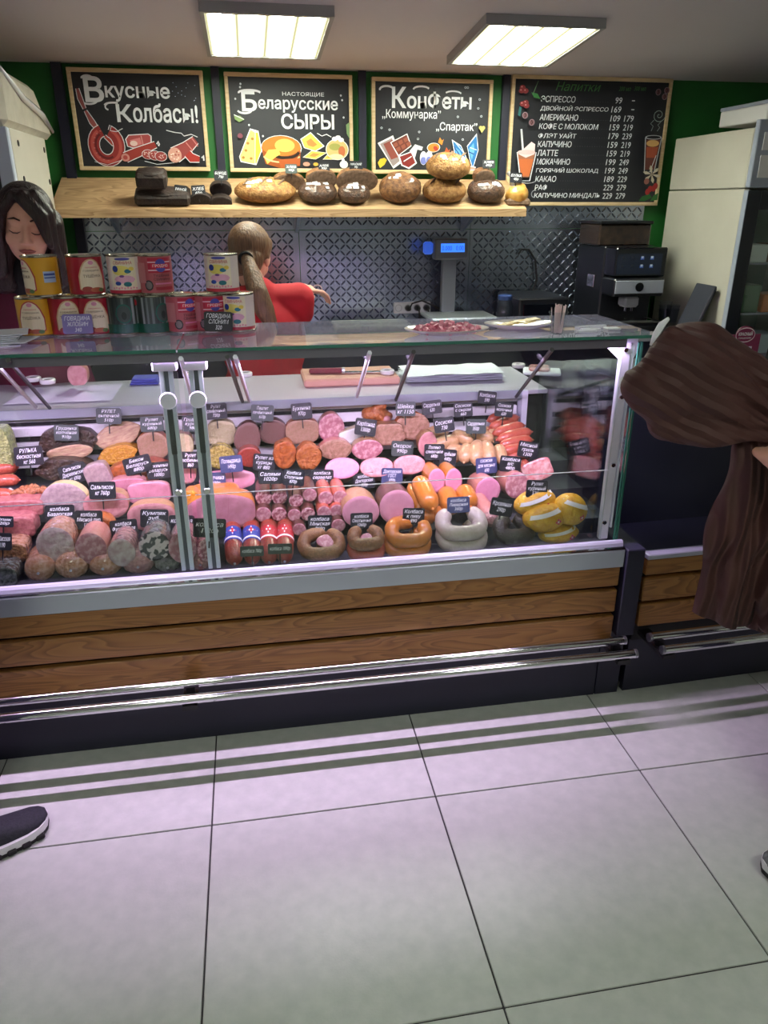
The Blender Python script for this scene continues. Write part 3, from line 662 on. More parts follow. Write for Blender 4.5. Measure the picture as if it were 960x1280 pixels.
# bagged roll at the right end
t = thing('bagged_roll', 'pale yellow roll in a clear bag at the shelf right end', 'bread', at(645, 258, 3.72))
b = MB(); b.ball((0, 0, .05), (.055, .05, .052), 20, 14)
for i, v in enumerate(b.v): b.v[i] = v*(1+.12*noise.noise(v*45))
b.build('roll', mat('yellow_bun', (214, 170, 90), .35, c2=(180, 120, 50), scale=30, coat=.6), t, smooth='all', local=True)
MB().box((-.055, -.04, 0), (.06, .04, .035), .01).build('slice_stack', CRUMB, t, local=True)
b = MB().tube([(-.02, 0, .085), (-.035, -.005, .125), (-.05, 0, .15)], [.02, .008, .02], 10, flat=.5); b.build('bag_neck', FOIL, t, local=True)
for (px, py, w, h, r, txt, lab) in [
        (190, 218, 19, 13, 2, 'ХЛЕБ\n95р', 'black tag standing on the top rye brick loaf'), (226, 239, 16, 14, -6, 'РЖАНОЙ\n85р', 'black tag in front of the long rye brick loaf'),
        (248, 239, 17, 14, 3, 'ХЛЕБ\n60р', 'black tag above the small dark rye half loaf'), (276, 219, 17, 12, 0, 'БОРОД.\n75р', 'black tag above the pair of dark rye halves'),
        (318, 240, 17, 12, -6, 'БАТОН\n110р', 'black tag leaning on the long golden oval loaf'), (364, 211, 15, 11, 0, 'ХЛЕБ\n90р', 'grey tag above the half on the golden oval'),
        (405, 209, 14, 9, 2, 'ХЛЕБ\n95р', 'black tag above the half on the first dark round loaf'), (445, 207, 17, 11, 0, 'МИНСКИЙ\n99р', 'black tag above the widest cut half loaf'),
        (499, 230, 16, 12, 0, 'СЕЛЬСКИЙ\n120р', 'black tag on the lone brown round loaf'), (567, 205, 16, 12, -5, 'НАРОЧЬ\n130р', 'black tag on the topmost golden loaf'),
        (611, 205, 16, 10, 0, 'ХЛЕБ\n89р', 'black tag above the small half at the right end'), (645, 222, 16, 12, -3, 'БУЛКА\n45р', 'black tag on the bagged pale roll')]:
    price_tag(px, py, w, h, r, txt, 3.70, lab, 'g' if px == 364 else 'k', pin=.02, group='price tags on the bread shelf')

# ------------------------------------------------------------------ refrigerators
FRW = mat('fridge_white', (198, 194, 180), 0.4, c2=(190, 186, 172), scale=4)
FRB = mat('fridge_door_black', (20, 24, 34), 0.3)
FRL = mat('fridge_trim_grey', (158, 166, 182), 0.4)
FRI = mat('fridge_interior', (110, 140, 124), 0.6)
PK = []; PACKS = [('cream', (236, 232, 210)), ('dark red', (150, 60, 50)), ('yellow', (210, 180, 90)), ('grey', (180, 190, 200)), ('green', (90, 120, 90)), ('orange', (210, 120, 60)), ('white', (230, 230, 232)), ('brown', (120, 80, 50))]
t = thing('upright_refrigerator', 'tall white refrigerator with black glass door at the right', 'refrigerator', (2.55, 3.6, 0))
x0, x1, y0, y1, zt = 2.20, 2.86, 3.26, 3.94, 1.80
MB().box((x0, y0+.03, 0), (x0+.03, y1, 1.555), .003).build('side_panel', FRW, t); MB().box((x1-.03, y0+.03, 0), (x1, y1, 1.555), .003).build('side_panel', FRW, t)
MB().box((x0, y0+.03, 1.559), (x1, y1, zt), .004).build('top_cabinet', FRW, t); MB().box((x0+.03, y1-.03, .1), (x1-.03, y1, 1.55)).build('back_panel', FRI, t)
MB().box((x0+.03, y0+.03, 0), (x1-.03, y1-.03, .14)).build('base', FRB, t)
hd = MB().box((x0, y0, 1.56), (x1, y0+.03, zt+.03), .004).build('header_panel', FRL, t)
MB().box((x0+.03, y0-.004, 1.60), (x1-.05, y0+.002, 1.69)).build('header_insert', WHITE, hd); MB().box((x0+.03, y0-.004, 1.71), (x1-.05, y0+.002, 1.78)).build('header_insert', WHITE, hd)
fr = MB(); 
for lo, hi in (((x0+.002, y0, .14), (x0+.07, y0+.03, 1.55)), ((x1-.07, y0, .14), (x1, y0+.03, 1.55)), ((x0+.07, y0, 1.47), (x1-.07, y0+.03, 1.55)), ((x0+.07, y0, .14), (x1-.07, y0+.03, .24))): fr.box(lo, hi, .003)
dr = fr.build('door_frame', FRB, t)
MB().box((x0+.07, y0+.01, .24), (x1-.07, y0+.016, 1.47)).build('door_glass', GLASS, dr)
MB().box((x0+.0005, y0+.001, .14), (x0+.012, y0+.031, 1.55)).build('door_edge_trim', FRL, dr)
for z in (.5, .75, 1.0, 1.23):
    MB().box((x0+.03, y0+.06, z), (x1-.03, y1-.04, z+.008)).build('shelf', FRL, t)
    for q in range(2):
        n, c = PACKS[len(PK)]; PK.append(1)
        x = x0+.085+q*.14; hh = random.uniform(.07, .15)
        o = MB().box((x, y0+.07, z+.009), (x+.12, y0+.2, z+.009+hh), .004).build('food_pack', mat('pack_%d_%d_%d' % c, c, .5))
        tag(o, '%s food pack on the %s shelf of the right refrigerator' % (n, {.5: 'lowest', .75: 'second lowest', 1.0: 'second highest', 1.23: 'top'}[z]), 'food pack', 'packs in the right refrigerator')
t = thing('white_box', 'white carton standing on top of the right refrigerator', 'box', (2.45, 3.45, 1.83))
MB().box((2.28, 3.34, 1.832), (2.6, 3.7, 1.90), .004).build('carton_body', WHITE, t); MB().box((2.277, 3.337, 1.90), (2.603, 3.703, 1.915), .003).build('carton_lid', FRL, t)

t = thing('tall_refrigerator', 'tall cream refrigerator with dark door behind the apron worker', 'refrigerator', (-1.15, 3.4, 0))
x0, x1, y0, y1, zt = -1.5, -.80, 3.10, 3.65, 1.745
MB().box((x0, y0+.035, .06), (x1, y1, zt), .004).build('body', FRW, t)
f = MB()
for lo, hi in (((x1-.05, y0, .1), (x1, y0+.033, zt)), ((x0, y0, .1), (x0+.05, y0+.033, zt)), ((x0+.05, y0, zt-.05), (x1-.05, y0+.033, zt)), ((x0+.05, y0, .1), (x1-.05, y0+.033, .2))): f.box(lo, hi, .004)
dd = f.build('door_frame', mat('door_frame_pale', (190, 200, 216), .4), t); MB().box((x0+.05, y0+.008, .2), (x1-.05, y0+.02, zt-.05)).build('door_pane', FRB, dd)
MB().box((x0+.03, y0+.05, 0), (x1-.03, y1-.03, .06)).build('plinth', FRB, t)
for y, z in ((3.22, 1.70), (3.22, 1.58), (3.61, 1.70), (3.62, 1.58)): MB().lathe([(.011, -.0005), (.011, .002), (.007, .003)], 12, 'x').build('rivet', MATTE, t, local=True).location = (x1-t.location.x, y-t.location.y, z)
t = thing('wrapped_carton', 'plastic-wrapped cream carton lying on the left refrigerator', 'box', (-1.15, 3.45, 1.746))
b = MB(); b.box((-1.5, 3.10, 1.748), (-.795, 3.78, 1.935), .02)
for i, v in enumerate(b.v):
    if v.z > 1.9: v.y -= max(0, (v.y-3.4))*.55; v.z -= .02*max(0, v.y-3.2)
    b.v[i] = v
b.build('carton', mat('wrapped_carton_film', (206, 200, 184), .3, c2=(190, 184, 168), scale=14, bump=.3, bscale=18, coat=.4), t)
f = MB().tube([(-.795, 3.12, 1.93), (-.788, 3.35, 1.86), (-.787, 3.6, 1.83), (-.79, 3.77, 1.78)], [.006, .012, .014, .008], 8); f.build('film_fold', FOIL, t, smooth='all')

# ------------------------------------------------------------------ back counter and what stands on it
CZ = 0.90
t = thing('back_counter', 'long dark work counter along the tread-plate wall', 'counter', (.7, 3.7, 0))
MB().box((-.72, 3.46, 0), (2.17, 3.96, CZ-.03)).build('cabinet_body', NAVY, t); MB().box((-.74, 3.42, CZ-.03), (2.18, 3.962, CZ), .003).build('worktop', mat('grey_worktop', (150, 152, 158), .4), t)
# counter scale with customer display on a post
t = thing('counter_scale', 'electronic scale with blue display on a grey post', 'scale', (1.03, 3.72, CZ))
MB().box((.86, 3.60, CZ+.06), (1.20, 3.86, CZ+.078), .006).build('weighing_pan', mat('pan_steel', (176, 182, 186), .35, .8), t); MB().box((.90, 3.64, CZ), (1.16, 3.84, CZ+.06), .01).build('base', DGREY, t)
MB().box((.965, 3.83, CZ+.04), (1.035, 3.875, 1.27), .004).build('post', mat('scale_post_grey', (96, 98, 108), .5), t)
hd = MB().box((.915, 3.80, 1.235), (1.085, 3.87, 1.335), .008).build('display_head', mat('scale_head_grey', (96, 96, 104), .5), t)
MB().box((.945, 3.7975, 1.272), (1.065, 3.802, 1.312)).build('screen', mat('blue_lcd', (40, 90, 210), .3, emit=(60, 130, 255), estr=1.3), hd)
text('0.000   0.00', .02, mat('lcd_digit', (20, 40, 120), .4), hd, Vector((.95, 3.797, 1.28))-t.location, align='LEFT', sx=1, fit=(.11, .022), ext=.0001, name='digits')
MB().box((.865, 3.82, 1.26), (.912, 3.86, 1.32), .01).build('side_display', mat('blue_lcd_dim', (50, 80, 170), .3, emit=(60, 110, 240), estr=.5), t)
# sockets and plugs
t = thing('socket_block', 'white four-gang wall socket low on the tread plate', 'socket', (.75, 3.985, CZ+.06))
p0, p1 = at(492, 392, 3.98), at(538, 377, 3.98)
MB().box((p0.x, 3.972, p0.z), (p1.x, 3.988, p1.z), .004).build('face_plate', mat('socket_white', (208, 208, 214), .4), t)
for k in range(4):
    x = p0.x+(k+.5)*(p1.x-p0.x)/4; z = (p0.z+p1.z)/2
    MB().lathe([(.019, 3.9725), (.019, 3.9705), (.015, 3.9705), (.015, 3.9722)], 16, 'y').build('socket_ring', mat('socket_ring', (176, 176, 184), .4), t).location = (x, 0, z)
for k, lab in ((1, 'first black plug with a cable arching to the scale'), (2, 'black plug in the third socket, middle of three'), (3, 'black plug in the rightmost socket')):
    x = p0.x+(k+.5)*(p1.x-p0.x)/4; z = (p0.z+p1.z)/2
    g = thing('power_plug', lab, 'plug', (x, 3.968, z), group='black plugs in the socket block')
    MB().lathe([(.008, -.045), (.013, -.035), (.016, -.012), (.016, 0)], 14, 'y').build('plug_body', BLACK, g, smooth=True, local=True)
    path = [(0, -.045, 0), (.01, -.06, .03), (.06, -.07, .045), (.14, -.07, .01), (.2, -.08, -.03)] if k == 1 else [(0, -.045, 0), (0, -.06, -.02), (.01*(k-2), -.055, -.06)]
    MB().tube(path, .0045, 8).build('cable', BLACK, g, smooth=True, local=True)
# greenish shallow container
t = thing('shallow_tray', 'long shallow translucent greenish tray on the back counter', 'tray', (.55, 3.6, CZ))
p0, p1 = at(420, 404, 3.6), at(512, 404, 3.6); GT = mat('greenish_plastic', (146, 152, 118), .3, c2=(120, 128, 96), scale=60)
MB().box((p0.x, 3.55, CZ+.002), (p1.x, 3.75, CZ+.045), .006).build('tray_body', GT, t); MB().box((p0.x-.008, 3.542, CZ+.045), (p1.x+.008, 3.758, CZ+.06), .004).build('lid', mat('pale_lid', (170, 174, 150), .3), t)
# coffee machine
COF = mat('coffee_machine_black', (17, 18, 24), .3); COFG = mat('coffee_gloss_black', (10, 12, 18), .12)
t = thing('coffee_machine', 'black automatic coffee machine with a lit touch screen', 'coffee machine', (1.87, 3.72, CZ))
x0, x1, y0, y1 = 1.735, 2.0, 3.50, 3.96
MB().box((x0-.02, y0+.03, CZ), (x1+.02, y1, CZ+.03), .004).build('foot_base', COF, t)
MB().box((x0, y0+.14, CZ+.03), (x1+.01, y1, 1.30), .006).build('body', COF, t)
MB().box((x0+.005, y0+.02, 1.165), (x1+.005, y0+.14, 1.30), .006).build('screen_housing', COFG, t)
scr = MB().box((x0+.012, y0+.0175, 1.178), (x1-.022, y0+.022, 1.272)).build('touch_screen', mat('dark_screen', (12, 16, 26), .15, emit=(24, 34, 52), estr=.35), t)
pic = MB()
for i in range(4):
    for j in range(2):
        x, z = x0+.03+i*.05, 1.245-j*.038
        pic.col = (70, 110, 200) if i > 1 else (30, 40, 60); pic.box((x, y0+.0165, z), (x+.018, y0+.018, z+.014)); pic.col = (210, 225, 250) if i > 1 else (46, 52, 66); pic.box((x+.003, y0+.0160, z+.006), (x+.014, y0+.018, z+.016))
pic.build('screen_icons', PRINT, scr)['kind'] = 'stuff'
MB().box((x0+.0, y0, 1.075), (x1+.0, y0+.14, 1.16), .008).build('brew_head', COF, t)
wp = MB().box((x0+.006, y0-.004, 1.09), (x1-.008, y0+.002, 1.15), .002).build('silver_fascia', mat('fascia_silver', (176, 182, 196), .35, .3), t)
MB().lathe([(.021, y0-.008), (.021, y0-.003)], 24, 'y').build('round_emblem', COFG, wp).location = (x0+.13, 0, 1.12)
MB().box((x0+.075, y0+.02, 1.02), (x0+.155, y0+.10, 1.075), .012).build('spout', mat('spout_grey', (150, 152, 158), .4), t)
for q in (.095, .13): MB().lathe([(.007, 1.0), (.007, 1.02)], 10).build('nozzle', CHROME, t).location = Vector((x0+q, y0+.05, 0))
MB().box((x0-.02, y0-.02, CZ+.03), (x1+.01, y0+.14, CZ+.055), .004).build('drip_tray', COF, t)
MB().box((x0+.05, y0+.01, CZ+.0552), (x1-.03, y0+.12, CZ+.0585)).build('drip_grid', CHROME, t)
MB().box((x0-.01, y0+.2, 1.30), (x1+.0, y1-.02, 1.40), .006).build('bean_hopper', mat('hopper_smoked', (40, 32, 30), .15, c2=(58, 44, 36), scale=30), t); MB().box((x0-.012, y0+.19, 1.40), (x1+.005, y1-.01, 1.415), .004).build('hopper_lid', COF, t)
MB().box((x0-.006, y0+.22, 1.10), (x0-.0005, y0+.30, 1.16), .002).build('lock_plate', CHROME, t)
# milk cooler left of the machine
t = thing('milk_cooler', 'low black box cooler left of the coffee machine', 'cooler', (1.42, 3.74, CZ))
p0, p1 = at(648, 400, 3.60), at(712, 372, 3.60)
MB().box((p0.x, 3.60, CZ), (p1.x, 3.95, p1.z), .008).build('body', COF, t); MB().box((p0.x+.02, 3.592, CZ+.02), (p1.x-.02, 3.60, p1.z-.025), .003).build('door', COFG, t)
o = thing('glass_jug', 'clear glass jug with a blue lid beside the cooler', 'jug', at(630, 398, 3.68)); o.location.z = CZ
MB().lathe([(.038, 0), (.042, .02), (.042, .12), (.03, .155)], 20).build('jug_body', glass_mat('jug_glass', (214, 222, 228)), o, smooth=True, local=True); MB().lathe([(.034, .152), (.036, .156), (.036, .172), (.03, .176)], 20).build('jug_lid', mat('blue_lid', (40, 60, 110), .4), o, smooth=True, local=True)
pts = [at(664, 369, 3.965), at(671, 350, 3.965), at(669, 325, 3.965), at(661, 312, 3.965), at(652, 312, 3.965), at(648, 318, 3.97)]
c = MB().tube(pts, .006, 8).build('power_cable', BLACK, smooth=True); tag(c, 'thin black cable rising in a loop behind the cooler', 'cable')
# cups and tilted folder between machine and refrigerator
for k, (px, lab) in enumerate(((835, 'stack of clear plastic cups right of the coffee machine'), (845, 'shorter stack of clear plastic cups next to the refrigerator side'))):
    p = at(px, 398, 3.62); o = thing('plastic_cups', lab, 'cups', (p.x, 3.66, CZ), group='clear cup stacks')
    for q in range(3 - k): MB().lathe([(.022, .02*q), (.032, .085+.02*q), (.034, .085+.02*q), (.034, .09+.02*q), (.031, .09+.02*q), (.021, .004+.02*q)], 18, caps=False).build('cup', glass_mat('cup_plastic', (244, 246, 248), .8, .1, 1.25) if 'cup_plastic' not in MATS else MATS['cup_plastic'], o, smooth=True, local=True)
p = at(868, 400, 3.55)
o = thing('menu_folder', 'dark grey tilted folder leaning towards the right refrigerator', 'folder', (2.09, 3.36, CZ+.003), (0, math.radians(20), 0))
MB().box((-.008, -.02, 0), (.008, .14, .245), .004).build('cover', mat('folder_grey', (58, 60, 70), .45), o, local=True); MB().box((.0085, -.015, .004), (.014, .135, .238), .002).build('back_cover', DGREY, o, local=True)
# ------------------------------------------------------------------ refrigerated display case
XL, XR = -1.30, 1.05
PLANK = wood_mat('front_oak', (150, 106, 56), (138, 95, 48), (116, 78, 38), 1.0, 0.42)
SILL = mat('sill_satin_steel', (188, 194, 210), .3, .55)
LAV = mat('white_powder_coat', (214, 212, 228), 0.4)
def prism_x(prof, x0, x1):
    b = MB(); n = len(prof)
    b.add([(x0, y, z) for y, z in prof] + [(x1, y, z) for y, z in prof], [tuple(range(n)), tuple(range(2*n-1, n-1, -1))] + [(i, i+n, (i+1) % n+n, (i+1) % n) for i in range(n)]); b.fixn = True; return b
case = thing('display_case', 'long glass-fronted deli display case full of sausage and ham', 'display case', (-.1, 2.4, 0))
MB().box((XL, 1.895, 0), (1.03, 1.92, .25)).build('kick_panel', NAVY, case); MB().box((1.034, 1.895, 0), (1.112, 1.92, .25)).build('kick_panel', NAVY, case)
MB().box((XL, 1.884, .2), (XR, 1.90, .50)).build('front_backing', MATTE, case)
MB().box((XL, 2.60, .02), (XR, 2.80, .868)).build('rear_body', NAVY, case)
MB().box((XL, 1.92, .02), (XR, 2.60, .50)).build('lower_body', NAVY, case)
zz = [at(400, y, 1.865).z for y in (737.5, 764, 769, 798, 803, 834)]
for i in range(3):
    a, c = zz[2*i], zz[2*i+1]
    MB().box((XL, 1.862, c), (XR-.002, 1.884, a), .003).build('plank', PLANK, case)
prism_x([(1.853, zz[0]+.001), (1.853, .543), (1.858, .549), (1.868, .551), (1.870, .560), (1.875, .566), (1.883, .567), (1.886, .56), (1.90, .558), (1.90, zz[0]+.001)], XL, XR).build('steel_sill', SILL, case)
prism_x([(1.8535, .547), (1.855, .5505), (1.862, .5525), (1.868, .5520), (1.862, .5500)], XL, XR).build('sill_ridge', CHROME, case)
# bumper rails on brackets
for y, z, dx in ((1.797, .267, 0), (1.748, .249, .014)):
    r = MB().tube([(XL, y, z), (1.058+dx, y, z)], .0135, 20).build('bumper_rail', CHROME, case, smooth=True)
    MB().lathe([(.0139, 1.050+dx), (.0139, 1.0592+dx), (.010, 1.0602+dx)], 16, 'x').build('end_cap', STEEL, r, smooth=True).location = (0, y, z)
for x in (-.235, 1.03):
    br = MB(); br.box((x-.02, 1.735, .222), (x+.02, 1.895, .236)); br.box((x-.012, 1.74, .236), (x+.012, 1.756, .249)); br.box((x-.012, 1.79, .236), (x+.012, 1.804, .267)); br.build('rail_bracket', BLACK, case)
# end panel and trims
MB().box((1.054, 1.843, .25), (1.112, 2.80, .548), .003).build('end_panel', NAVY, case)
# display deck: four steps
DKM = mat('deck_steel', (96, 96, 104), .4, .6, c2=(74, 74, 82), scale=7)
ys = [1.90, 2.04, 2.18, 2.32, 2.46]
for i in range(4):
    z = deckz((ys[i]+ys[i+1])/2) - .045
    MB().box((XL, ys[i], .50), (XR, ys[i+1], z)).build('deck_step', DKM, case)
# rear vent slats under the worktop
MB().box((XL, 2.462, .66), (1.0, 2.475, .885)).build('vent_backing', MATTE, case)
SLAT = mat('vent_white', (222, 222, 226), .45)
for a, c in ((501, 512), (517.5, 529), (536, 548), (555, 566)):
    z1, z0 = at(400, a, 2.45).z, at(400, c, 2.45).z
    MB().box((XL, 2.448, z0), (.90, 2.462, z1), .002).build('vent_slat', SLAT, case)
MB().box((XL, 2.425, .885), (1.0, 2.82, .90), .002).build('work_shelf', mat('satin_worktop', (196, 194, 206), .3, .35), case)
MB().box((XL, 2.420, .872), (.905, 2.428, .903), .001).build('shelf_lip', SILL, case)
MB().box((.905, 2.415, .60), (.925, 2.47, .90)).build('corner_post', ALU, case)
# glass
TOPG = glass_mat('sheen_tinted_top_glass', (236, 240, 244)); _nt = TOPG.node_tree
_df = _nt.nodes.new('ShaderNodeBsdfDiffuse'); _df.inputs[0].default_value = L4((196, 194, 226)); _mx = _nt.nodes.new('ShaderNodeMixShader'); _mx.inputs[0].default_value = .30  # lavender diffuse mixed in as painted sheen of light on the glass
_tr = [n for n in _nt.nodes if n.type == 'BSDF_TRANSPARENT'][0]; _m0 = [n for n in _nt.nodes if n.type == 'MIX_SHADER' and n != _mx][0]
_nt.links.new(_tr.outputs[0], _mx.inputs[1]); _nt.links.new(_df.outputs[0], _mx.inputs[2]); _nt.links.new(_mx.outputs[0], _m0.inputs[1])
XM = -.183
for n, (x0, x1) in enumerate(((XL, XM-.006), (XM+.006, .984))):
    MB().box((x0, 1.8875, .560), (x1, 1.8925, .786)).build('lower_front_glass', GLASS, case)
    MB().box((x0, 1.8875, .790), (x1, 1.8925, 1.138)).build('upper_front_glass', GLASS, case)
    MB().box((x0, 1.8878, .7875), (x1, 1.8922, .7885)).build('glass_seam', ALU, case)
for x0, x1 in ((XL, XM-.002), (XM+.002, 1.075)):
    g = MB().box((x0, 1.866, 1.1655), (x1, 2.265, 1.1735)).build('top_glass', TOPG, case)
    MB().box((x0, 1.8635, 1.1655), (x1, 1.866, 1.1735)).build('polished_edge', GEDGE, g)
MB().box((.962, 1.905, .565), (.968, 2.42, 1.15)).build('side_glass', GLASS, case)
MB().box((1.040, 1.905, .55), (1.046, 2.41, 1.15)).build('end_glass', GLASS, case); MB().box((1.040, 1.900, .55), (1.046, 1.905, 1.15)).build('polished_edge', GEDGE, case)
MB().box((1.026, 1.888, .565), (1.030, 1.893, 1.15)).build('polished_edge', GEDGE, case)
# top front profile, deepened by an added lip that cuts off LED light
TUBE = mat('led_tube_lit', (255, 240, 252), .3, emit=(255, 228, 250), estr=9)
MB().box((XL, 1.8745, 1.1405), (.985, 1.8765, 1.1645)).build('light_cutoff_lip', mat('cutoff_lip_grey', (120, 117, 130), .35, .4), case)
MB().box((XL, 1.879, 1.160), (.975, 1.905, 1.1645)).build('lamp_housing', ALU, case)
MB().box((XL, 1.8795, 1.155), (.965, 1.8875, 1.160)).build('led_tube', TUBE, case)
ld = bpy.data.lights.new('case_led', 'AREA'); ld.shape = 'RECTANGLE'; ld.size = 2.26; ld.size_y = .007; ld.energy = CASE_LAMP_W; ld.color = (.92, .64, 1.0)
lo = lk(bpy.data.objects.new('case_led', ld)); lo.parent = case; lo.location = Vector((-.168, 1.8835, 1.1545)) - case.location
# paired uprights with clamps at the joint
def upright(x, w, x_top=0):
    for s in (-1, 1): MB().box((x+s*w/2-.0055, 1.897, .565), (x+s*w/2+.0055, 1.909, 1.15), .001).build('upright', ALU, case)
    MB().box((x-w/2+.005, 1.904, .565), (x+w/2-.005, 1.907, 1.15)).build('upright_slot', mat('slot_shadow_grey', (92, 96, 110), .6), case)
    MB().box((x-.030, 1.879, 1.118), (x+.030, 1.911, 1.150), .003).build('top_clamp', LAV, case)
    MB().lathe([(.0195, 1.880), (.0215, 1.882), (.0215, 1.887)], 24, 'y').build('glass_hinge', ALU, case).location = (x, 0, 1.044)
    MB().lathe([(.008, 1.878), (.0095, 1.880), (.0095, 1.887)], 16, 'y').build('glass_knob', CHROME, case).location = (x, 0, .80)
    MB().box((x-.007, 1.893, .90), (x+.007, 1.897, 1.02), .003).build('hinge_arm', DGREY, case)
upright(-.218, .022); upright(-.146, .022)
# right-hand column with bracket
MB().box((.984, 1.897, .565), (1.012, 1.915, 1.15), .002).build('corner_column', LAV, case)
MB().box((1.016, 1.899, .60), (1.023, 1.910, 1.14), .001).build('column_rod', ALU, case)
prism = MB().add([(.90, 1.90, 1.163), (1.03, 1.90, 1.163), (1.03, 1.90, 1.12), (1.0, 1.90, 1.06), (.985, 1.90, 1.10), (.94, 1.90, 1.14), (.90, 1.90, 1.145)] + [(.90, 1.906, 1.163), (1.03, 1.906, 1.163), (1.03, 1.906, 1.12), (1.0, 1.906, 1.06), (.985, 1.906, 1.10), (.94, 1.906, 1.14), (.90, 1.906, 1.145)],
    [(0, 1, 2, 3, 4, 5, 6), (13, 12, 11, 10, 9, 8, 7)] + [(i, i+7, (i+1) % 7+7, (i+1) % 7) for i in range(7)]); prism.fixn = True; prism.build('top_bracket', LAV, case)
for x, z in ((.955, 1.15), (.995, 1.13), (1.0, .80), (.995, .62), (1.0, 1.0)): MB().lathe([(.006, 1.893), (.007, 1.895), (.007, 1.899)], 12, 'y').build('bolt', CHROME, case).location = (x, 0, z)
# slanted struts carrying the top glass
for (bx, by, tx_, ty) in ((45, 509, -8, 452), (62, 510, 10, 450), (243, 508, 226, 448), (303, 502, 284, 446), (312, 502, 294, 446), (446, 496, 462, 441), (495, 500, 517, 440), (645, 496, 690, 437)):
    p = at(bx, by, 2.424); q = atz(tx_, ty, 1.162)
    MB().tube([p, q], .006, 6).build('strut', DGREY if bx in (62, 303, 495, 645) else ALU, case)

# ------------------------------------------------------------------ lower counter unit right of the case
ang = math.radians(2.0)
ru = thing('service_counter', 'wood-fronted service counter with empty dark recess beyond the case', 'counter', (1.134, 1.868, 0), (0, 0, ang))
LW = 1.75
MB().box((0, .03, 0), (LW, .05, .25)).build('kick_panel', NAVY, ru, local=True); MB().box((0, .022, .2), (LW, .035, .50)).build('front_backing', MATTE, ru, local=True)
MB().box((0, .05, .02), (LW, .52, .505)).build('lower_body', NAVY, ru, local=True)
zr = [.497, .443, .432, .352, .341, .262]
for i in range(3): MB().box((.003, 0, zr[2*i+1]), (LW, .022, zr[2*i]), .003).build('plank', PLANK, ru, local=True)
MB().box((0, -.006, .498), (LW, .03, .516), .003).build('steel_sill', SILL, ru, local=True)
MB().box((0, .03, .505), (LW, .235, .514)).build('recess_floor', mat('recess_navy', (38, 37, 54), .35), ru, local=True)
MB().box((0, .235, .505), (LW, .25, .98)).build('recess_back', NAVY, ru, local=True); MB().box((0, .25, .505), (LW, .52, .98)).build('upper_body', NAVY, ru, local=True)
MB().box((0, .22, .98), (LW, .54, 1.0), .004).build('counter_top', mat('dark_counter_top', (40, 40, 52), .35), ru, local=True)
for y, z, dx in ((-.07, .267, 0), (-.118, .249, .018)):
    r = MB().tube([(.0+dx, y, z), (LW, y, z)], .0135, 20).build('bumper_rail', CHROME, ru, smooth=True, local=True)
    MB().lathe([(.010, dx-.0022), (.0139, dx-.001), (.0139, .008+dx)], 16, 'x').build('end_cap', STEEL, r, smooth=True, local=True).location = (0, y, z)
br = MB(); x = .04; br.box((x-.02, -.13, .222), (x+.02, .03, .236)); br.box((x-.012, -.126, .236), (x+.012, -.11, .249)); br.box((x-.012, -.078, .236), (x+.012, -.062, .267)); br.build('rail_bracket', BLACK, ru, local=True)
# ------------------------------------------------------------------ food in the case
def dk(c): return tuple(v*(.93 if v > 120 else 1.0) for v in c) if c else None
def fm(n, c, c2=None, sc=14, rough=.38, bump=.12, bs=None, coat=.25, **k):
    c, c2 = dk(c), dk(c2); bs = bs or sc*1.5
    if sc < 60: sc *= 4
    if bs < 70: bs *= 3.5
    bump = min(1.0, bump*2.2)
    return mat(n, c, rough, c2=c2, scale=sc, bump=bump, bscale=bs or sc*1.5, coat=coat, **k)
MORT = fm('mortadella_cut', (222, 156, 176), (212, 144, 166), 60, .4, .03); MORT2 = fm('boiled_sausage_cut', (222, 146, 174), (212, 134, 164), 80, .4, .03)
HAM = fm('ham_cut', (206, 138, 156), (180, 108, 130), 8, .35, .06); HAMP = fm('pale_ham_cut', (214, 154, 154), (190, 124, 128), 14); SALAMI = fm('salami_cut', (150, 70, 84), (222, 176, 180), 110, .4, .1, lo=.42, hi=.62, detail=2)
KRAK = fm('coarse_sausage_cut', (178, 104, 116), (222, 176, 180), 70, .35, .1, lo=.45, hi=.65); ROAST = fm('roast_cut', (190, 146, 116), (156, 108, 84), 18, .5, .2); LIVER = fm('liver_cut', (124, 86, 80), (112, 76, 70), 40, .5, .08)
TANC = fm('tan_cut', (178, 138, 108), (160, 118, 90), 30, .5, .08); GREYP = fm('brawn_cut', (158, 134, 138), (190, 166, 164), 80, .35, .12, lo=.4, hi=.7); MOSA = fm('mosaic_cut', (52, 54, 58), (226, 210, 212), 62, .2, .05, lo=.47, hi=.53, detail=1, coat=1)
PALEC = fm('pale_cheese_cut', (210, 198, 158), (196, 184, 140), 26, .5, .15); BEIGE = fm('pale_meat_cut', (206, 176, 136), (172, 130, 98), 9, .5, .2, stretch=(1, 1, 4)); FILMC = fm('film_over_cut', (176, 140, 148), (216, 196, 196), 12, .18, .5, bs=10, coat=1.0)
ORSK = fm('orange_casing', (214, 128, 44), (200, 110, 34), 20, .3, .05, coat=.5); ORSK2 = fm('smoked_orange_rind', (196, 100, 44), (150, 66, 28), 16, .4, .3); BRSK = fm('brown_casing', (158, 100, 64), (128, 78, 48), 40, .35, .15); REDSK = fm('red_casing', (172, 66, 50), (140, 46, 38), 40, .3, .12, coat=.5)
PINKSK = fm('pink_casing', (214, 140, 128), (198, 120, 108), 30, .3, .08, coat=.4); TANSK = fm('tan_casing', (192, 142, 98), (168, 118, 78), 30, .35, .1); DARKSK = fm('dark_smoked_crust', (46, 36, 32), (74, 54, 40), 60, .45, .5, bs=90); LIVSK = fm('dark_brown_casing', (92, 52, 44), (76, 42, 36), 30, .35, .1)
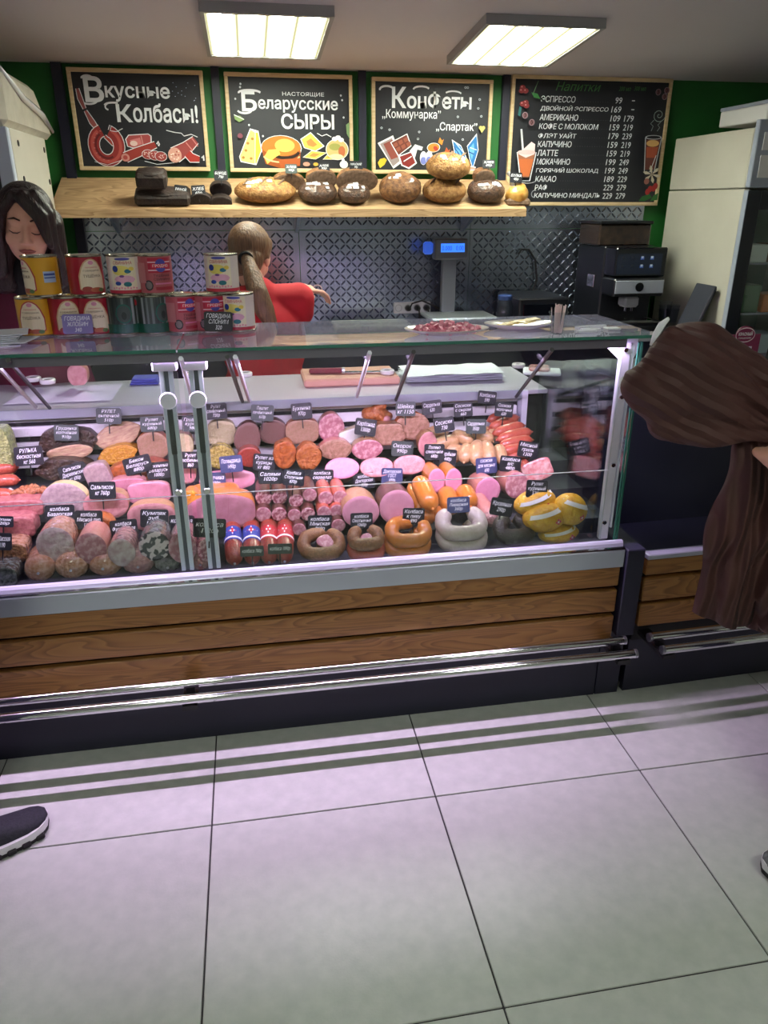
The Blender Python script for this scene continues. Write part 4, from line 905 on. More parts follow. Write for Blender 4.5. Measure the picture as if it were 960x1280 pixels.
WHSK = fm('white_casing', (206, 192, 184), (196, 180, 172), 30, .35, .05, coat=.3); BLKSK = fm('black_pudding_casing', (42, 36, 34), (54, 46, 42), 40, .4, .2); BGSK = fm('beige_casing', (206, 166, 112), (190, 148, 96), 30, .3, .08, coat=.4); RDLK = fm('red_link_casing', (198, 92, 70), (176, 72, 56), 40, .3, .1, coat=.5)
WRAPB = fm('film_wrapped_brown', (168, 104, 72), (196, 150, 120), 24, .15, .5, bs=22, coat=1.0); WRAPP = fm('film_wrapped_purple', (158, 98, 96), (190, 140, 140), 24, .15, .5, bs=22, coat=1.0); WRAPK = fm('film_wrapped_dark', (50, 52, 50), (110, 112, 108), 20, .12, .5, bs=20, coat=1.0)
YELM = fm('yellow_glaze', (222, 166, 50), (200, 134, 36), 26, .35, .35, bs=40); YFOIL = fm('yellow_film', (206, 190, 90), (150, 132, 50), 30, .2, .6, bs=34, coat=1.0); GREENM = fm('green_pickles', (196, 206, 130), (120, 140, 80), 30, .3, .4); YRIND = fm('yellow_rind', (224, 206, 150), (206, 184, 120), 12, .4, .08)
BRAID = fm('smoked_braid', (196, 124, 78), (150, 84, 48), 40, .35, .3); PLUM = fm('pink_slab_cut', (190, 112, 110), (160, 80, 84), 16, .4, .2); GRAN = fm('grainy_brown', (176, 120, 76), (120, 74, 44), 90, .4, .6, bs=110)
CHICK = fm('smoked_chicken', (198, 112, 58), (160, 78, 36), 22, .35, .3, coat=.4); BACON = fm('bacon_pack', (206, 110, 110), (228, 190, 184), 14, .2, .2, coat=.8)
ITEMS = []
def place(px, py, wpx, hpx, lift=0.0):
    t = .0024
    for _ in range(4): p, t = deckpt(px, py, hpx*t/2 + lift)
    ITEMS.append((px-wpx/2, px+wpx/2, py-hpx/2, py+hpx/2, p.y)); return p, wpx*t, hpx*t, t
def roll(name, label, cat, px, py, w, h, d, mc, mf, seed=0, tilt=0, yaw=0, e=2.0, p=4, amp=.02, lift=0.0, rough=0.0, group=None, dome=0.0, ry=0):
    c, W_, H_, k = place(px, py, w, h, lift)
    t = thing(name, label, cat, c, (math.radians(-tilt), math.radians(ry), math.radians(yaw)), group)
    b, f = loft(W_, H_, d, seed, e=e, p=p, amp=amp, rough=rough, dome=dome)
    b.build('casing' if name.endswith('sausage') else 'rind', mc, t, smooth='all', local=True); f.build('cut_face', mf, t, smooth='all', local=True)
    return t
G1 = 'cut sausages with round faces in the case'
# --- row of big wrapped sausages, left half
for (px, py, w, h, mf, mc, lab) in [
        (69, 681, 45, 48, FILMC, WRAPB, 'largest film-covered sausage of the left row, grey-pink face'), (114, 686, 38, 43, KRAK, PINKSK, 'pale pink sausage face, second in the left row'),
        (152, 691, 33, 38, FILMC, WRAPP, 'small film-covered sausage, third in the left row'), (193, 683, 38, 41, MOSA, WRAPK, 'mosaic sausage with dark and white pieces in its face'),
        (228, 685, 34, 42, KRAK, WRAPP, 'pink sausage face behind the paired uprights'), (259, 688, 24, 32, SALAMI, WRAPP, 'small red salami just right of the uprights')]:
    roll('cut_sausage', lab, 'sausage', px, py, w, h, .12, mc, mf, seed=px, p=5, amp=.012, lift=.034, group=G1, dome=.002)
for (px, py, w, h, m, lab) in [(47, 717, 38, 36, WRAPB, 'orange-brown wrapped sausage end at the bottom left'), (88, 713, 42, 36, WRAPB, 'second wrapped sausage end from the left along the sill'), (129, 711, 42, 34, WRAPB, 'golden wrapped sausage end under the small film-covered face'),
        (172, 709, 41, 32, WRAPP, 'purplish wrapped sausage end under the mosaic sausage'), (209, 710, 35, 24, WRAPK, 'dark green wrapped sausage end by the uprights'), (250, 708, 30, 28, WRAPP, 'small purplish wrapped end right of the uprights')]:
    c, W_, H_, k = place(px, py, w, h, 0.0); c.y = max(c.y, 1.925)
    t = thing('wrapped_sausage', lab, 'sausage', c, (0, 0, random.uniform(-.1, .1)), 'wrapped sausage ends along the sill')
    L = .115; r = min(W_, H_)/2
    pr = [(.12*r, -.012), (.55*r, -.008), (.85*r, .003), (r, .018), (r, L-.02), (.8*r, L-.006), (.2*r, L)]
    b = MB().lathe(pr, 22, 'y'); 
    for i, v in enumerate(b.v): b.v[i] = Vector((v.x*W_/2/r, v.y, v.z*H_/2/r))*(1+.03*noise.noise(v*50))
    b.build('casing', m, t, smooth='all', local=True); MB().lathe([(.002, -.018), (.004, -.014), (.003, -.011)], 8, 'y').build('end_clip', STEEL, t, local=True)
# --- left half, chunks
G2 = 'smoked and cooked meat pieces'
for (px, py, w, h, d, mc, mf, lab, kw) in [
        (84, 552, 70, 36, .10, DARKSK, DARKSK, 'big black-crusted smoked meat piece at the back left', dict(lift=.03, amp=.08)),
        (87, 566, 56, 20, .06, DARKSK, BEIGE, 'black-crusted piece showing a long tan cut', dict(lift=.055, amp=.05, ry=-6)),
        (147, 544, 58, 30, .07, BEIGE, BEIGE, 'pale beige meat slab leaning at the back', dict(lift=.05, amp=.05, ry=-18, tilt=18)),
        (147, 569, 48, 24, .09, YELM, YELM, 'bright yellow-glazed meat piece under the beige slab', dict(lift=.02, amp=.08, rough=.1, ry=-12)),
        (191, 558, 38, 36, .08, ORSK2, TANC, 'round brown roll with an even tan cut face', dict(lift=.03, e=2.6)),
        (226, 556, 30, 30, .08, TANSK, PALEC, 'pale yellowish piece between the two uprights', dict(lift=.03, e=3)),
        (80, 588, 70, 26, .10, DARKSK, DARKSK, 'dark peppered piece under the tag tilted to the right', dict(lift=.02, amp=.09)),
        (176, 590, 76, 30, .09, REDSK, ORSK2, 'orange-red smoked slab behind two overlapping tags', dict(lift=.01, amp=.06)),
        (122, 596, 30, 34, .07, GREYP, GREYP, 'grey-purple meat wedge standing beside the red slab', dict(lift=.02, e=4, ry=-15)),
        (186, 616, 52, 28, .08, HAMP, HAM, 'lavender-pink ham slab with a tan edge above the tag for ham', dict(lift=.02, e=3.4, amp=.03, tilt=12)),
        (160, 606, 44, 16, .08, HAMP, HAM, 'thin pink ham piece behind the lavender slab', dict(lift=.02, e=3)),
        (80, 627, 58, 46, .09, YRIND, GREYP, 'round brawn roll with grey face and yellow rind', dict(lift=.012, tilt=5)),
        (133, 632, 54, 36, .08, TANSK, HAMP, 'beige-pink marbled roll beside the yellow-rind brawn', dict(lift=.012, e=2.6)),
        (190, 646, 58, 36, .08, TANSK, HAMP, 'pink-tan ham roll with rind above the mosaic sausage', dict(lift=.018, e=2.6)),
        (240, 632, 26, 40, .08, ORSK, YELM, 'orange-yellow piece hidden behind the uprights', dict(lift=.015)),
        (120, 660, 44, 30, .08, ORSK2, ORSK2, 'orange smoked sausage body behind the pale pink face', dict(lift=.02)),
        (232, 594, 26, 24, .08, TANSK, HAMP, 'small pink piece below the tag between the uprights', dict(lift=.03)),
        # right half, back row
        (277, 542, 37, 32, .08, PALEC, PALEC, 'pale greenish-yellow roll right of the uprights', dict(lift=.035, e=2.6)),
        (275, 572, 36, 30, .08, YFOIL, YFOIL, 'yellow film-wrapped piece below the pale roll', dict(lift=.02, rough=.1)),
        (309, 548, 33, 42, .08, LIVSK, LIVER, 'brown pointed oval liver sausage, left of the pair', dict(lift=.03, amp=.05, ry=8)),
        (341, 540, 35, 31, .08, LIVSK, LIVER, 'brown oval liver sausage, right of the pair', dict(lift=.04, amp=.05, ry=-14)),
        (378, 540, 42, 31, .08, ORSK2, TANC, 'tan half-round cut with rind next to the liver sausages', dict(lift=.04, e=3, amp=.04)),
        (414, 535, 33, 36, .08, PINKSK, KRAK, 'tall marbled pink ham at the back centre', dict(lift=.04)),
        (443, 544, 40, 18, .06, PALEC, mat('white_pack', (214, 220, 216), .3), 'small white wedge pack under the tag marked 1360', dict(lift=.045, e=5, ry=-15)),
        (486, 543, 40, 28, .08, BRSK, ROAST, 'brown roast piece with a torn face below the chicken', dict(lift=.04, e=3, amp=.08, rough=.08)),
        (516, 534, 44, 34, .08, ORSK2, ROAST, 'roast pork joint with pale torn cut at the back', dict(lift=.045, amp=.07, rough=.08)),
        (535, 556, 24, 34, .08, BRSK, HAMP, 'pinkish ham end right of the dark tag', dict(lift=.03)),
        (312, 572, 30, 26, .08, REDSK, REDSK, 'dark red smoked piece below the liver sausages', dict(lift=.015)),
        (356, 569, 29, 36, .08, ORSK2, ORSK2, 'orange smoked roll with ridged skin', dict(lift=.02, rough=.12)),
        (386, 571, 31, 33, .08, ORSK2, CHICK, 'orange-red smoked roll with crinkled face', dict(lift=.02, rough=.15)),
        (419, 562, 42, 26, .07, PINKSK, ROAST, 'flat marbled meat piece under the tall pink ham', dict(lift=.02, amp=.06)),
        (459, 562, 38, 26, .08, TANSK, KRAK, 'rosy marbled ham cut beside the flat piece', dict(lift=.025)),
        (283, 600, 70, 26, .06, HAMP, HAM, 'stack of pink ham slices behind the left tag', dict(lift=.02, e=3, amp=.05, tilt=22)),
        (276, 641, 86, 48, .10, ORSK, HAM, 'huge lavender-pink ham with an orange rind', dict(lift=.005, e=2.6, p=5)),
        (268, 617, 62, 12, .08, ORSK, YRIND, 'long pale fat strip with orange rind above the huge ham', dict(lift=.05, e=4))]:
    kw.setdefault('amp', .04); kw.setdefault('p', 3.2); kw.setdefault('seed', px)
    roll('meat_piece', lab, 'meat', px, py, w, h, d, mc, mf, group=G2, **kw)
# --- sliced-face mortadellas lying with faces up
for (px, py, w, h, mc, mf, tl, lf, lab) in [(428, 585, 43, 27, TANSK, MORT2, 30, .035, 'pink oval sausage face tipped upward, left of two'), (471, 584, 42, 25, PINKSK, HAMP, 30, .035, 'salmon-pink oval face tipped upward, right of two'),
        (512, 581, 40, 24, PINKSK, HAMP, 25, .035, 'pale pink ham block beside the upturned ovals'), (451, 640, 47, 42, TANSK, MORT, 4, .012, 'large mortadella with pink face and tan casing'), (496, 634, 44, 46, LIVSK, MORT, 4, .012, 'large mortadella with pink face and brown casing'),
        (610, 613, 32, 33, PINKSK, MORT2, 8, .018, 'pink boiled sausage with cut face, left of its pair'), (646, 607, 30, 34, PINKSK, KRAK, 8, .018, 'speckled pink boiled sausage, right of its pair'),
        (546, 601, 22, 32, ORSK, MORT2, 6, .04, 'orange sausage with pink cut face, left of two'), (567, 601, 22, 32, ORSK, MORT2, 6, .04, 'orange sausage with pink cut face, right of two')]:
    roll('cut_sausage', lab, 'sausage', px, py, w, h, .13, mc, mf, seed=px, p=6, amp=.012, tilt=tl, lift=lf, group=G1, e=2.0 if h > 25 else 2.3)
# --- salami sticks, stacked with cut ends forward
for i, (px, py, r, mc, mf) in enumerate([(330, 622, 10.5, LIVSK, SALAMI), (349.5, 622, 9.5, LIVSK, SALAMI), (370, 626, 9, LIVSK, SALAMI), (387, 619, 9, LIVSK, KRAK), (329, 643, 10, LIVSK, KRAK), (349, 643, 9.5, LIVSK, SALAMI), (368, 644, 8.5, LIVSK, KRAK), (385, 643, 9, LIVSK, SALAMI), (374, 662, 8.5, LIVSK, KRAK),
        (407, 623, 9.5, RDLK, KRAK), (425, 622, 9.5, RDLK, KRAK), (405, 641, 9, RDLK, KRAK), (421, 639, 9, RDLK, KRAK), (423, 657, 9, LIVSK, KRAK)]):
    n = ['top left', 'top second', 'top third', 'top fourth', 'middle left', 'middle second', 'middle third', 'middle fourth', 'lowest', 'upper left orange', 'upper right orange', 'lower left orange', 'lower right orange', 'bottom orange'][i]
    roll('salami_sausage', '%s cut salami stick of the stack beside the huge ham' % n, 'sausage', px, py, 2*r, 2*r, .13, mc, mf, seed=i, p=7, amp=.02, lift=(.045 if py < 630 else .02 if py < 650 else 0), group='salami sticks stacked with cut ends forward')
# --- front row: four red sausages with paper bands
for i, (px, c2, lab) in enumerate([(291, (50, 66, 150), 'first red sausage with a blue and white band at the sill'), (315, (50, 66, 150), 'second red sausage with a blue and white band at the sill'), (337, (176, 40, 50), 'red sausage with a red and white band, left of two'), (358, (176, 40, 50), 'red sausage with a red and white band, nearest the brown ring')]):
    c, t_ = deckpt(px, 686, .03); ITEMS.append((px-11, px+11, 655, 712, c.y-.05))
    t = thing('banded_sausage', lab, 'sausage', (c.x, max(c.y+.03, 2.022), c.z+.004), (math.radians(14), 0, math.radians(2-2*i)), 'red sausages with printed bands')
    r = .0255; L = .10
    MB().lathe([(.1*r, -L-.012), (.6*r, -L-.006), (.9*r, -L+.008), (r, -L+.03), (r, L-.02), (.7*r, L), (.1*r, L+.006)], 20, 'y').build('casing', REDSK, t, smooth='all', local=True)
    MB().lathe([(.002, -L-.02), (.004, -L-.014)], 8, 'y').build('end_clip', STEEL, t, local=True)
    def fn(u, v, k, r=r): a = PI*(1-u); return Vector((math.cos(a)*(r+.0008+.0002*k), -.035+.062*v*1.0-.0, math.sin(a)*(r+.0008+.0002*k)))
    d = Draw(fn)
    for u in range(12): d.k = 1; d.poly([(u/12, 0), ((u+1)/12, 0), ((u+1)/12, 1), (u/12, 1)], c2)
    for u in range(12): d.k = 2; d.poly([(u/12, .12), ((u+1)/12, .12), ((u+1)/12, .24), (u/12, .24)], (232, 228, 232))
    d.k = 3; d.poly([(.5, .95), (.26, .66), (.5, .36), (.74, .66)], (236, 234, 238)); d.poly([(.5, .84), (.34, .66), (.5, .48), (.66, .66)], (190, 30, 50)); d.poly([(.42, .60), (.58, .60), (.58, .70), (.42, .70)], (240, 238, 240))
    d.build('paper_band', PRINT, t)
# --- rings along the sill
def ring(label, px, py, w, r, m, hfac=1.0, a0=110, a1=430, lift=0.0, tilt=20, ends=0, sq=.88):
    k = .00228; W_ = w*k; R = W_/2-r
    c, t_ = deckpt(px, py, r + .012 + lift); ymin = 1.898+r+R*sq*math.cos(math.radians(tilt))
    if c.y < ymin: c = Vector((c.x, ymin, c.z+.12*(ymin-c.y)))
    ITEMS.append((px-w/2, px+w/2, py-18, py+18, c.y-R))
    t = thing('ring_sausage', label, 'sausage', c, (math.radians(tilt), 0, 0), 'ring sausages along the sill')
    pts = []; rad = []; N = 40
    for i in range(N+1):
        a = math.radians(a0+(a1-a0)*i/N); q = min(i, N-i); pts.append((R*math.cos(a), R*sq*math.sin(a), .004*math.sin(3*a)+ (ends*.012*(i/N)))); rad.append(r*(1 if q > 2 else (.25, .72, .94)[q])*(1+.03*math.sin(i*1.7)))
    MB().tube(pts, rad, 16).build('casing', m, t, smooth='all', local=True)
    for e in (0, -1): MB().ball(pts[e], .005, 8, 6).build('tied_end', TANSK, t, local=True)
    return t
ring('brown smoked ring sausage with a cut stub inside', 403, 686, 62, .0195, BRSK, a0=70, a1=470 - 40)
roll('cut_sausage', 'brown sausage stub standing inside the brown ring', 'sausage', 408, 676, 25, 20, .05, BRSK, KRAK, seed=5, p=8, amp=.01, tilt=62, lift=.01, group=G1)
ring('coarse red-brown ring sausage, lower one of two', 460, 694, 50, .017, RDLK, lift=-.012); ring('coarse red-brown ring sausage, upper one with a cut end', 459, 678, 48, .0185, BRSK, lift=.022)
roll('cut_sausage', 'short sausage stub with a pink oval cut in the red-brown ring', 'sausage', 461, 672, 22, 14, .04, RDLK, KRAK, seed=6, p=8, amp=.01, tilt=55, lift=.03, group=G1)
ring('shiny orange ring sausage, lower one of two', 513, 690, 64, .019, ORSK, lift=-.012); ring('shiny orange ring sausage, upper one with ends tied', 515, 676, 62, .0215, ORSK, lift=.024, a0=60, a1=400)
ring('white boiled ring sausage, lower one of two', 582, 680, 70, .021, WHSK, lift=-.01); ring('white boiled ring sausage, upper one with open ends', 582, 664, 70, .0235, WHSK, lift=.03, a0=120, a1=420)
ring('black pudding ring sausage beside the white rings', 647, 668, 58, .0235, BLKSK, lift=.004, a0=95, a1=440)
# --- orange and pink whole sausages
def link(label, name, x0, y0, x1, y1, rpx, m, lift=0.0, bend=0.0, group=None, nib=True, n=9, side=0.0):
    a, t = deckpt(x0, y0, rpx*.0024+lift); b_, t = deckpt(x1, y1, rpx*.0024+lift); r = rpx*t; pts = []; rad = []
    ITEMS.append((min(x0, x1)-rpx, max(x0, x1)+rpx, min(y0, y1)-rpx, max(y0, y1)+rpx, min(a.y, b_.y)))
    mid = (a+b_)/2; o = thing(name, label, 'sausage', mid, group=group)
    for i in range(n+1):
        q = i/n; p = a.lerp(b_, q)-mid; s = math.sin(PI*q); p.z += bend*s; p += Vector((side*s, 0, 0)); pts.append(p); k = min(i, n-i); rad.append(r*((.3, .8, .97)[k] if k < 3 else 1))
    MB().tube(pts, rad, 14).build('casing', m, o, smooth='all', local=True)
    if nib:
        for e, f in ((0, 1), (-1, -2)): MB().tube([pts[e], pts[e]+(pts[e]-pts[f])*.5], [r*.25, r*.1], 6).build('twisted_end', m, o, smooth='all', local=True)
    return o
G3 = 'whole orange sausages in the middle'
link('thick orange sausage running towards the glass, leftmost', 'orange_sausage', 522, 598, 541, 636, 13, ORSK, .045, group=G3); link('thick orange sausage below the pink cut pair, left', 'orange_sausage', 556, 612, 565, 640, 13, ORSK, .012, group=G3)
link('thick orange sausage below the pink cut pair, right', 'orange_sausage', 578, 610, 588, 634, 13, ORSK, .012, group=G3); link('small orange sausage end above the orange ring', 'orange_sausage', 536, 640, 534, 652, 9, ORSK, 0, group=G3); link('small orange sausage end left of the white rings', 'orange_sausage', 549, 636, 548, 650, 9, ORSK, 0, group=G3)
link('slim orange sausage against the brown mortadella', 'orange_sausage', 512, 606, 526, 640, 7, ORSK, .015, group=G3)
link('long pink sausage ending in a twisted film tail', 'pink_sausage', 588, 612, 616, 650, 11, PINKSK, .0); link('pink sausage under the cut pair by the white ring', 'pink_sausage', 606, 636, 618, 656, 10, WRAPP, .0)
# --- pale sausages, looped bunch
G4 = 'bunch of pale beige sausages'
for i, (x0, y0, x1, y1, r, lf, bd) in enumerate([(533, 545, 560, 540, 8, .05, .01), (540, 560, 575, 552, 9, .035, .01), (565, 545, 590, 556, 8, .05, .012), (590, 546, 616, 552, 8, .05, .012), (537, 572, 545, 556, 8, .04, 0), (580, 578, 584, 560, 8.5, .045, .01), (594, 580, 597, 556, 9, .05, .015), (612, 580, 606, 557, 9, .05, .015), (628, 580, 622, 560, 8, .04, .01), (556, 560, 584, 566, 8, .03, .0), (600, 540, 640, 552, 8, .045, .01), (566, 575, 576, 562, 7.5, .03, 0)]):
    link('pale beige sausage of the looped bunch, ' + ['upper left end', 'thick one at the left', 'bent one below the leaning tag 730', 'bent one behind the tag 350', 'lower left end', 'first of the standing row', 'second of the standing row', 'third of the standing row', 'last of the standing row', 'lying in the middle', 'lying at the right end', 'short one at the lower middle'][i], 'pale_sausage', x0, y0, x1, y1, r, BGSK, lf, bd, G4)
# --- red sausages at the back right
G5 = 'bunch of red sausages at the right'
for i, (x0, y0, x1, y1, r, lf) in enumerate([(612, 536, 648, 522, 7, .075), (616, 543, 655, 532, 7, .07), (622, 550, 664, 540, 7.5, .06), (624, 558, 665, 550, 7.5, .05), (626, 566, 662, 560, 7.5, .04), (610, 526, 640, 518, 6.5, .075), (632, 574, 664, 569, 7, .025)]):
    link('reddish smoked sausage in the right-hand pile, ' + ['second from the top', 'third from the top', 'fourth from the top', 'third from the bottom', 'second from the bottom', 'topmost', 'bottom one'][i], 'red_sausage', x0, y0, x1, y1, r, RDLK, lf, .004, G5)
G6 = 'short dark hunting sausages'
for i, (x0, y0, x1, y1) in enumerate([(632, 588, 638, 575), (640, 592, 645, 577), (648, 592, 651, 578), (636, 598, 646, 590), (656, 590, 656, 577)]):
    link('short dark red sausage beside the bacon pack, ' + ['leftmost', 'second from the left', 'third from the left', 'lying in front', 'rightmost'][i], 'hunter_sausage', x0, y0, x1, y1, 5.5, REDSK, .03, .004, G6)
# --- left edge: smoked sausages, braid, slabs
for i, (x0, y0, x1, y1, lab) in enumerate([(-12, 590, 22, 584, 'top red smoked sausage at the left frame edge'), (-12, 604, 24, 600, 'second red smoked sausage at the left frame edge'), (-14, 618, 18, 620, 'third red smoked sausage at the left frame edge'), (-12, 632, 14, 632, 'lowest red smoked sausage at the left frame edge')]):
    link(lab, 'red_sausage', x0, y0, x1, y1, 8, RDLK, .035, .003, 'smoked sausages at the left edge')
c, t_ = deckpt(42, 614, .04); o = thing('smoked_braid', 'plaited smoked cheese strands tied at one end', 'cheese', c); ITEMS.append((18, 66, 596, 632, c.y-.03))
for i in range(6):
    pts = [((-.055+.11*q/10), -.02+.012*math.sin(q*1.1+i*2.1)-.006*(i % 3), .022*math.cos(q*1.1+i*1.05)*(.5+.5*math.sin(PI*q/10))) for q in range(11)]
    MB().tube(pts, [.004+.006*math.sin(PI*(q+.6)/11.2) for q in range(11)], 8).build('strand', BRAID, o, smooth='all', local=True)
MB().ball((-.058, -.02, 0), (.012, .014, .022), 12, 8).build('tied_end', WHSK, o, smooth='all', local=True)
for (px, py, w, h, mf, lab, e, lf) in [(14, 637, 76, 22, PLUM, 'long pink bacon slab, upper one at the left edge', 5, .035), (6, 661, 70, 28, PLUM, 'long pink bacon slab, lower one at the left edge', 5, .015), (8, 693, 48, 28, GRAN, 'grainy brown loaf in film at the lower left corner', 3, .0), (-2, 568, 30, 64, GREENM, 'tall pack of pale green pickles at the left edge', 4, .03), (0, 722, 40, 26, WRAPK, 'dark wrapped piece in the lower left corner', 3, .0)]:
    roll('meat_piece', lab, 'meat' if 'pickles' not in lab else 'pickles', px, py, w, h, .09, mf if mf != GRAN else WRAPB, mf, seed=px+py, p=6, e=e, amp=.03, lift=lf, group=G2 if 'pickles' not in lab else None, rough=.05)
# --- yellow netted packs at the right
EMB = mat('pink_emblem', (206, 40, 110), .5); YPACK = fm('yellow_netting', (240, 192, 44), (224, 166, 30), 60, .4, .3, coat=.3)
for (px, py, w, h, rz, lf, lab) in [(668, 628, 54, 32, 12, .045, 'yellow packed chicken roll at the back of the pile'), (684, 651, 56, 38, 8, .03, 'yellow packed chicken roll with a white band, in front'), (713, 637, 44, 40, -25, .04, 'yellow packed chicken roll with a pink emblem, rightmost'), (706, 675, 52, 24, 5, .0, 'yellow packed chicken roll lying lowest by the sill')]:
    c, W_, H_, k = place(px, py, w, h, lf); c.y = max(c.y, 1.952); o = thing('yellow_pack', lab, 'packed meat', c, (math.radians(-8), math.radians(-rz), 0), 'yellow packed chicken rolls')
    b = MB(); b.ball((0, 0, 0), (W_/2, .05, H_/2), 22, 14)
    for i, v in enumerate(b.v): b.v[i] = v*(1+.04*noise.noise(v*30+Vector((px, 0, 0))))
    b.build('net_casing', YPACK, o, smooth='all', local=True)
    def sf(x, z, q=.0012): 
        s = max(0.0, 1-(2*x/W_)**2-(2*z/H_)**2); return Vector((x, -.05*math.sqrt(s)*1.03-q, z))
    bd = MB(); zb = H_*.16; xs = [W_*(-.42+.84*i/10) for i in range(11)]
    bd.add([sf(x, zb+.1*x) for x in xs]+[sf(x, zb+H_*.13+.1*x) for x in xs], [(i, i+1, i+12, i+11) for i in range(10)]); bd.build('white_band', WHITE, o, local=True)
    ex, ez = W_*.2, -H_*.08
    for q in range(5):
        a = 2*PI*q/4; rr = .006; cx, cz = (ex+math.cos(a)*.006, ez+math.sin(a)*.006) if q < 4 else (ex, ez)
        MB().add([sf(cx+rr*.62*math.cos(2*PI*j/8), cz+rr*.62*math.sin(2*PI*j/8), .0025) for j in range(8)], [tuple(range(8))]).build('emblem_petal', EMB if q < 4 else WHITE, o, local=True)
o = roll('bacon_pack', 'flat vacuum pack of marbled bacon behind the yellow packs', 'meat', 672, 588, 38, 26, .05, BACON, BACON, seed=3, e=5, lift=.03, tilt=20, ry=-20)
# --- smoked chicken quarter
c, W_, H_, k = place(471, 517, 38, 28, .055); o = thing('smoked_chicken', 'orange smoked chicken quarter on top of the back row', 'chicken', c)
blob('meat', [('e', c+Vector((-.02, 0, 0)), (.035, .03, .026)), ('c', c+Vector((-.02, 0, 0)), .022, c+Vector((.015, -.01, .03)), .018), ('c', c+Vector((.01, 0, 0)), .026, c+Vector((.04, 0, -.01)), .016), ('c', c+Vector((.0, -.01, .0)), .02, c+Vector((.03, -.02, -.025)), .012)], .004, 2, CHICK, o)
MB().ball((.03, -.025, -.02), (.016, .01, .018), 12, 8).build('bone_end', HAMP, o, smooth='all', local=True)

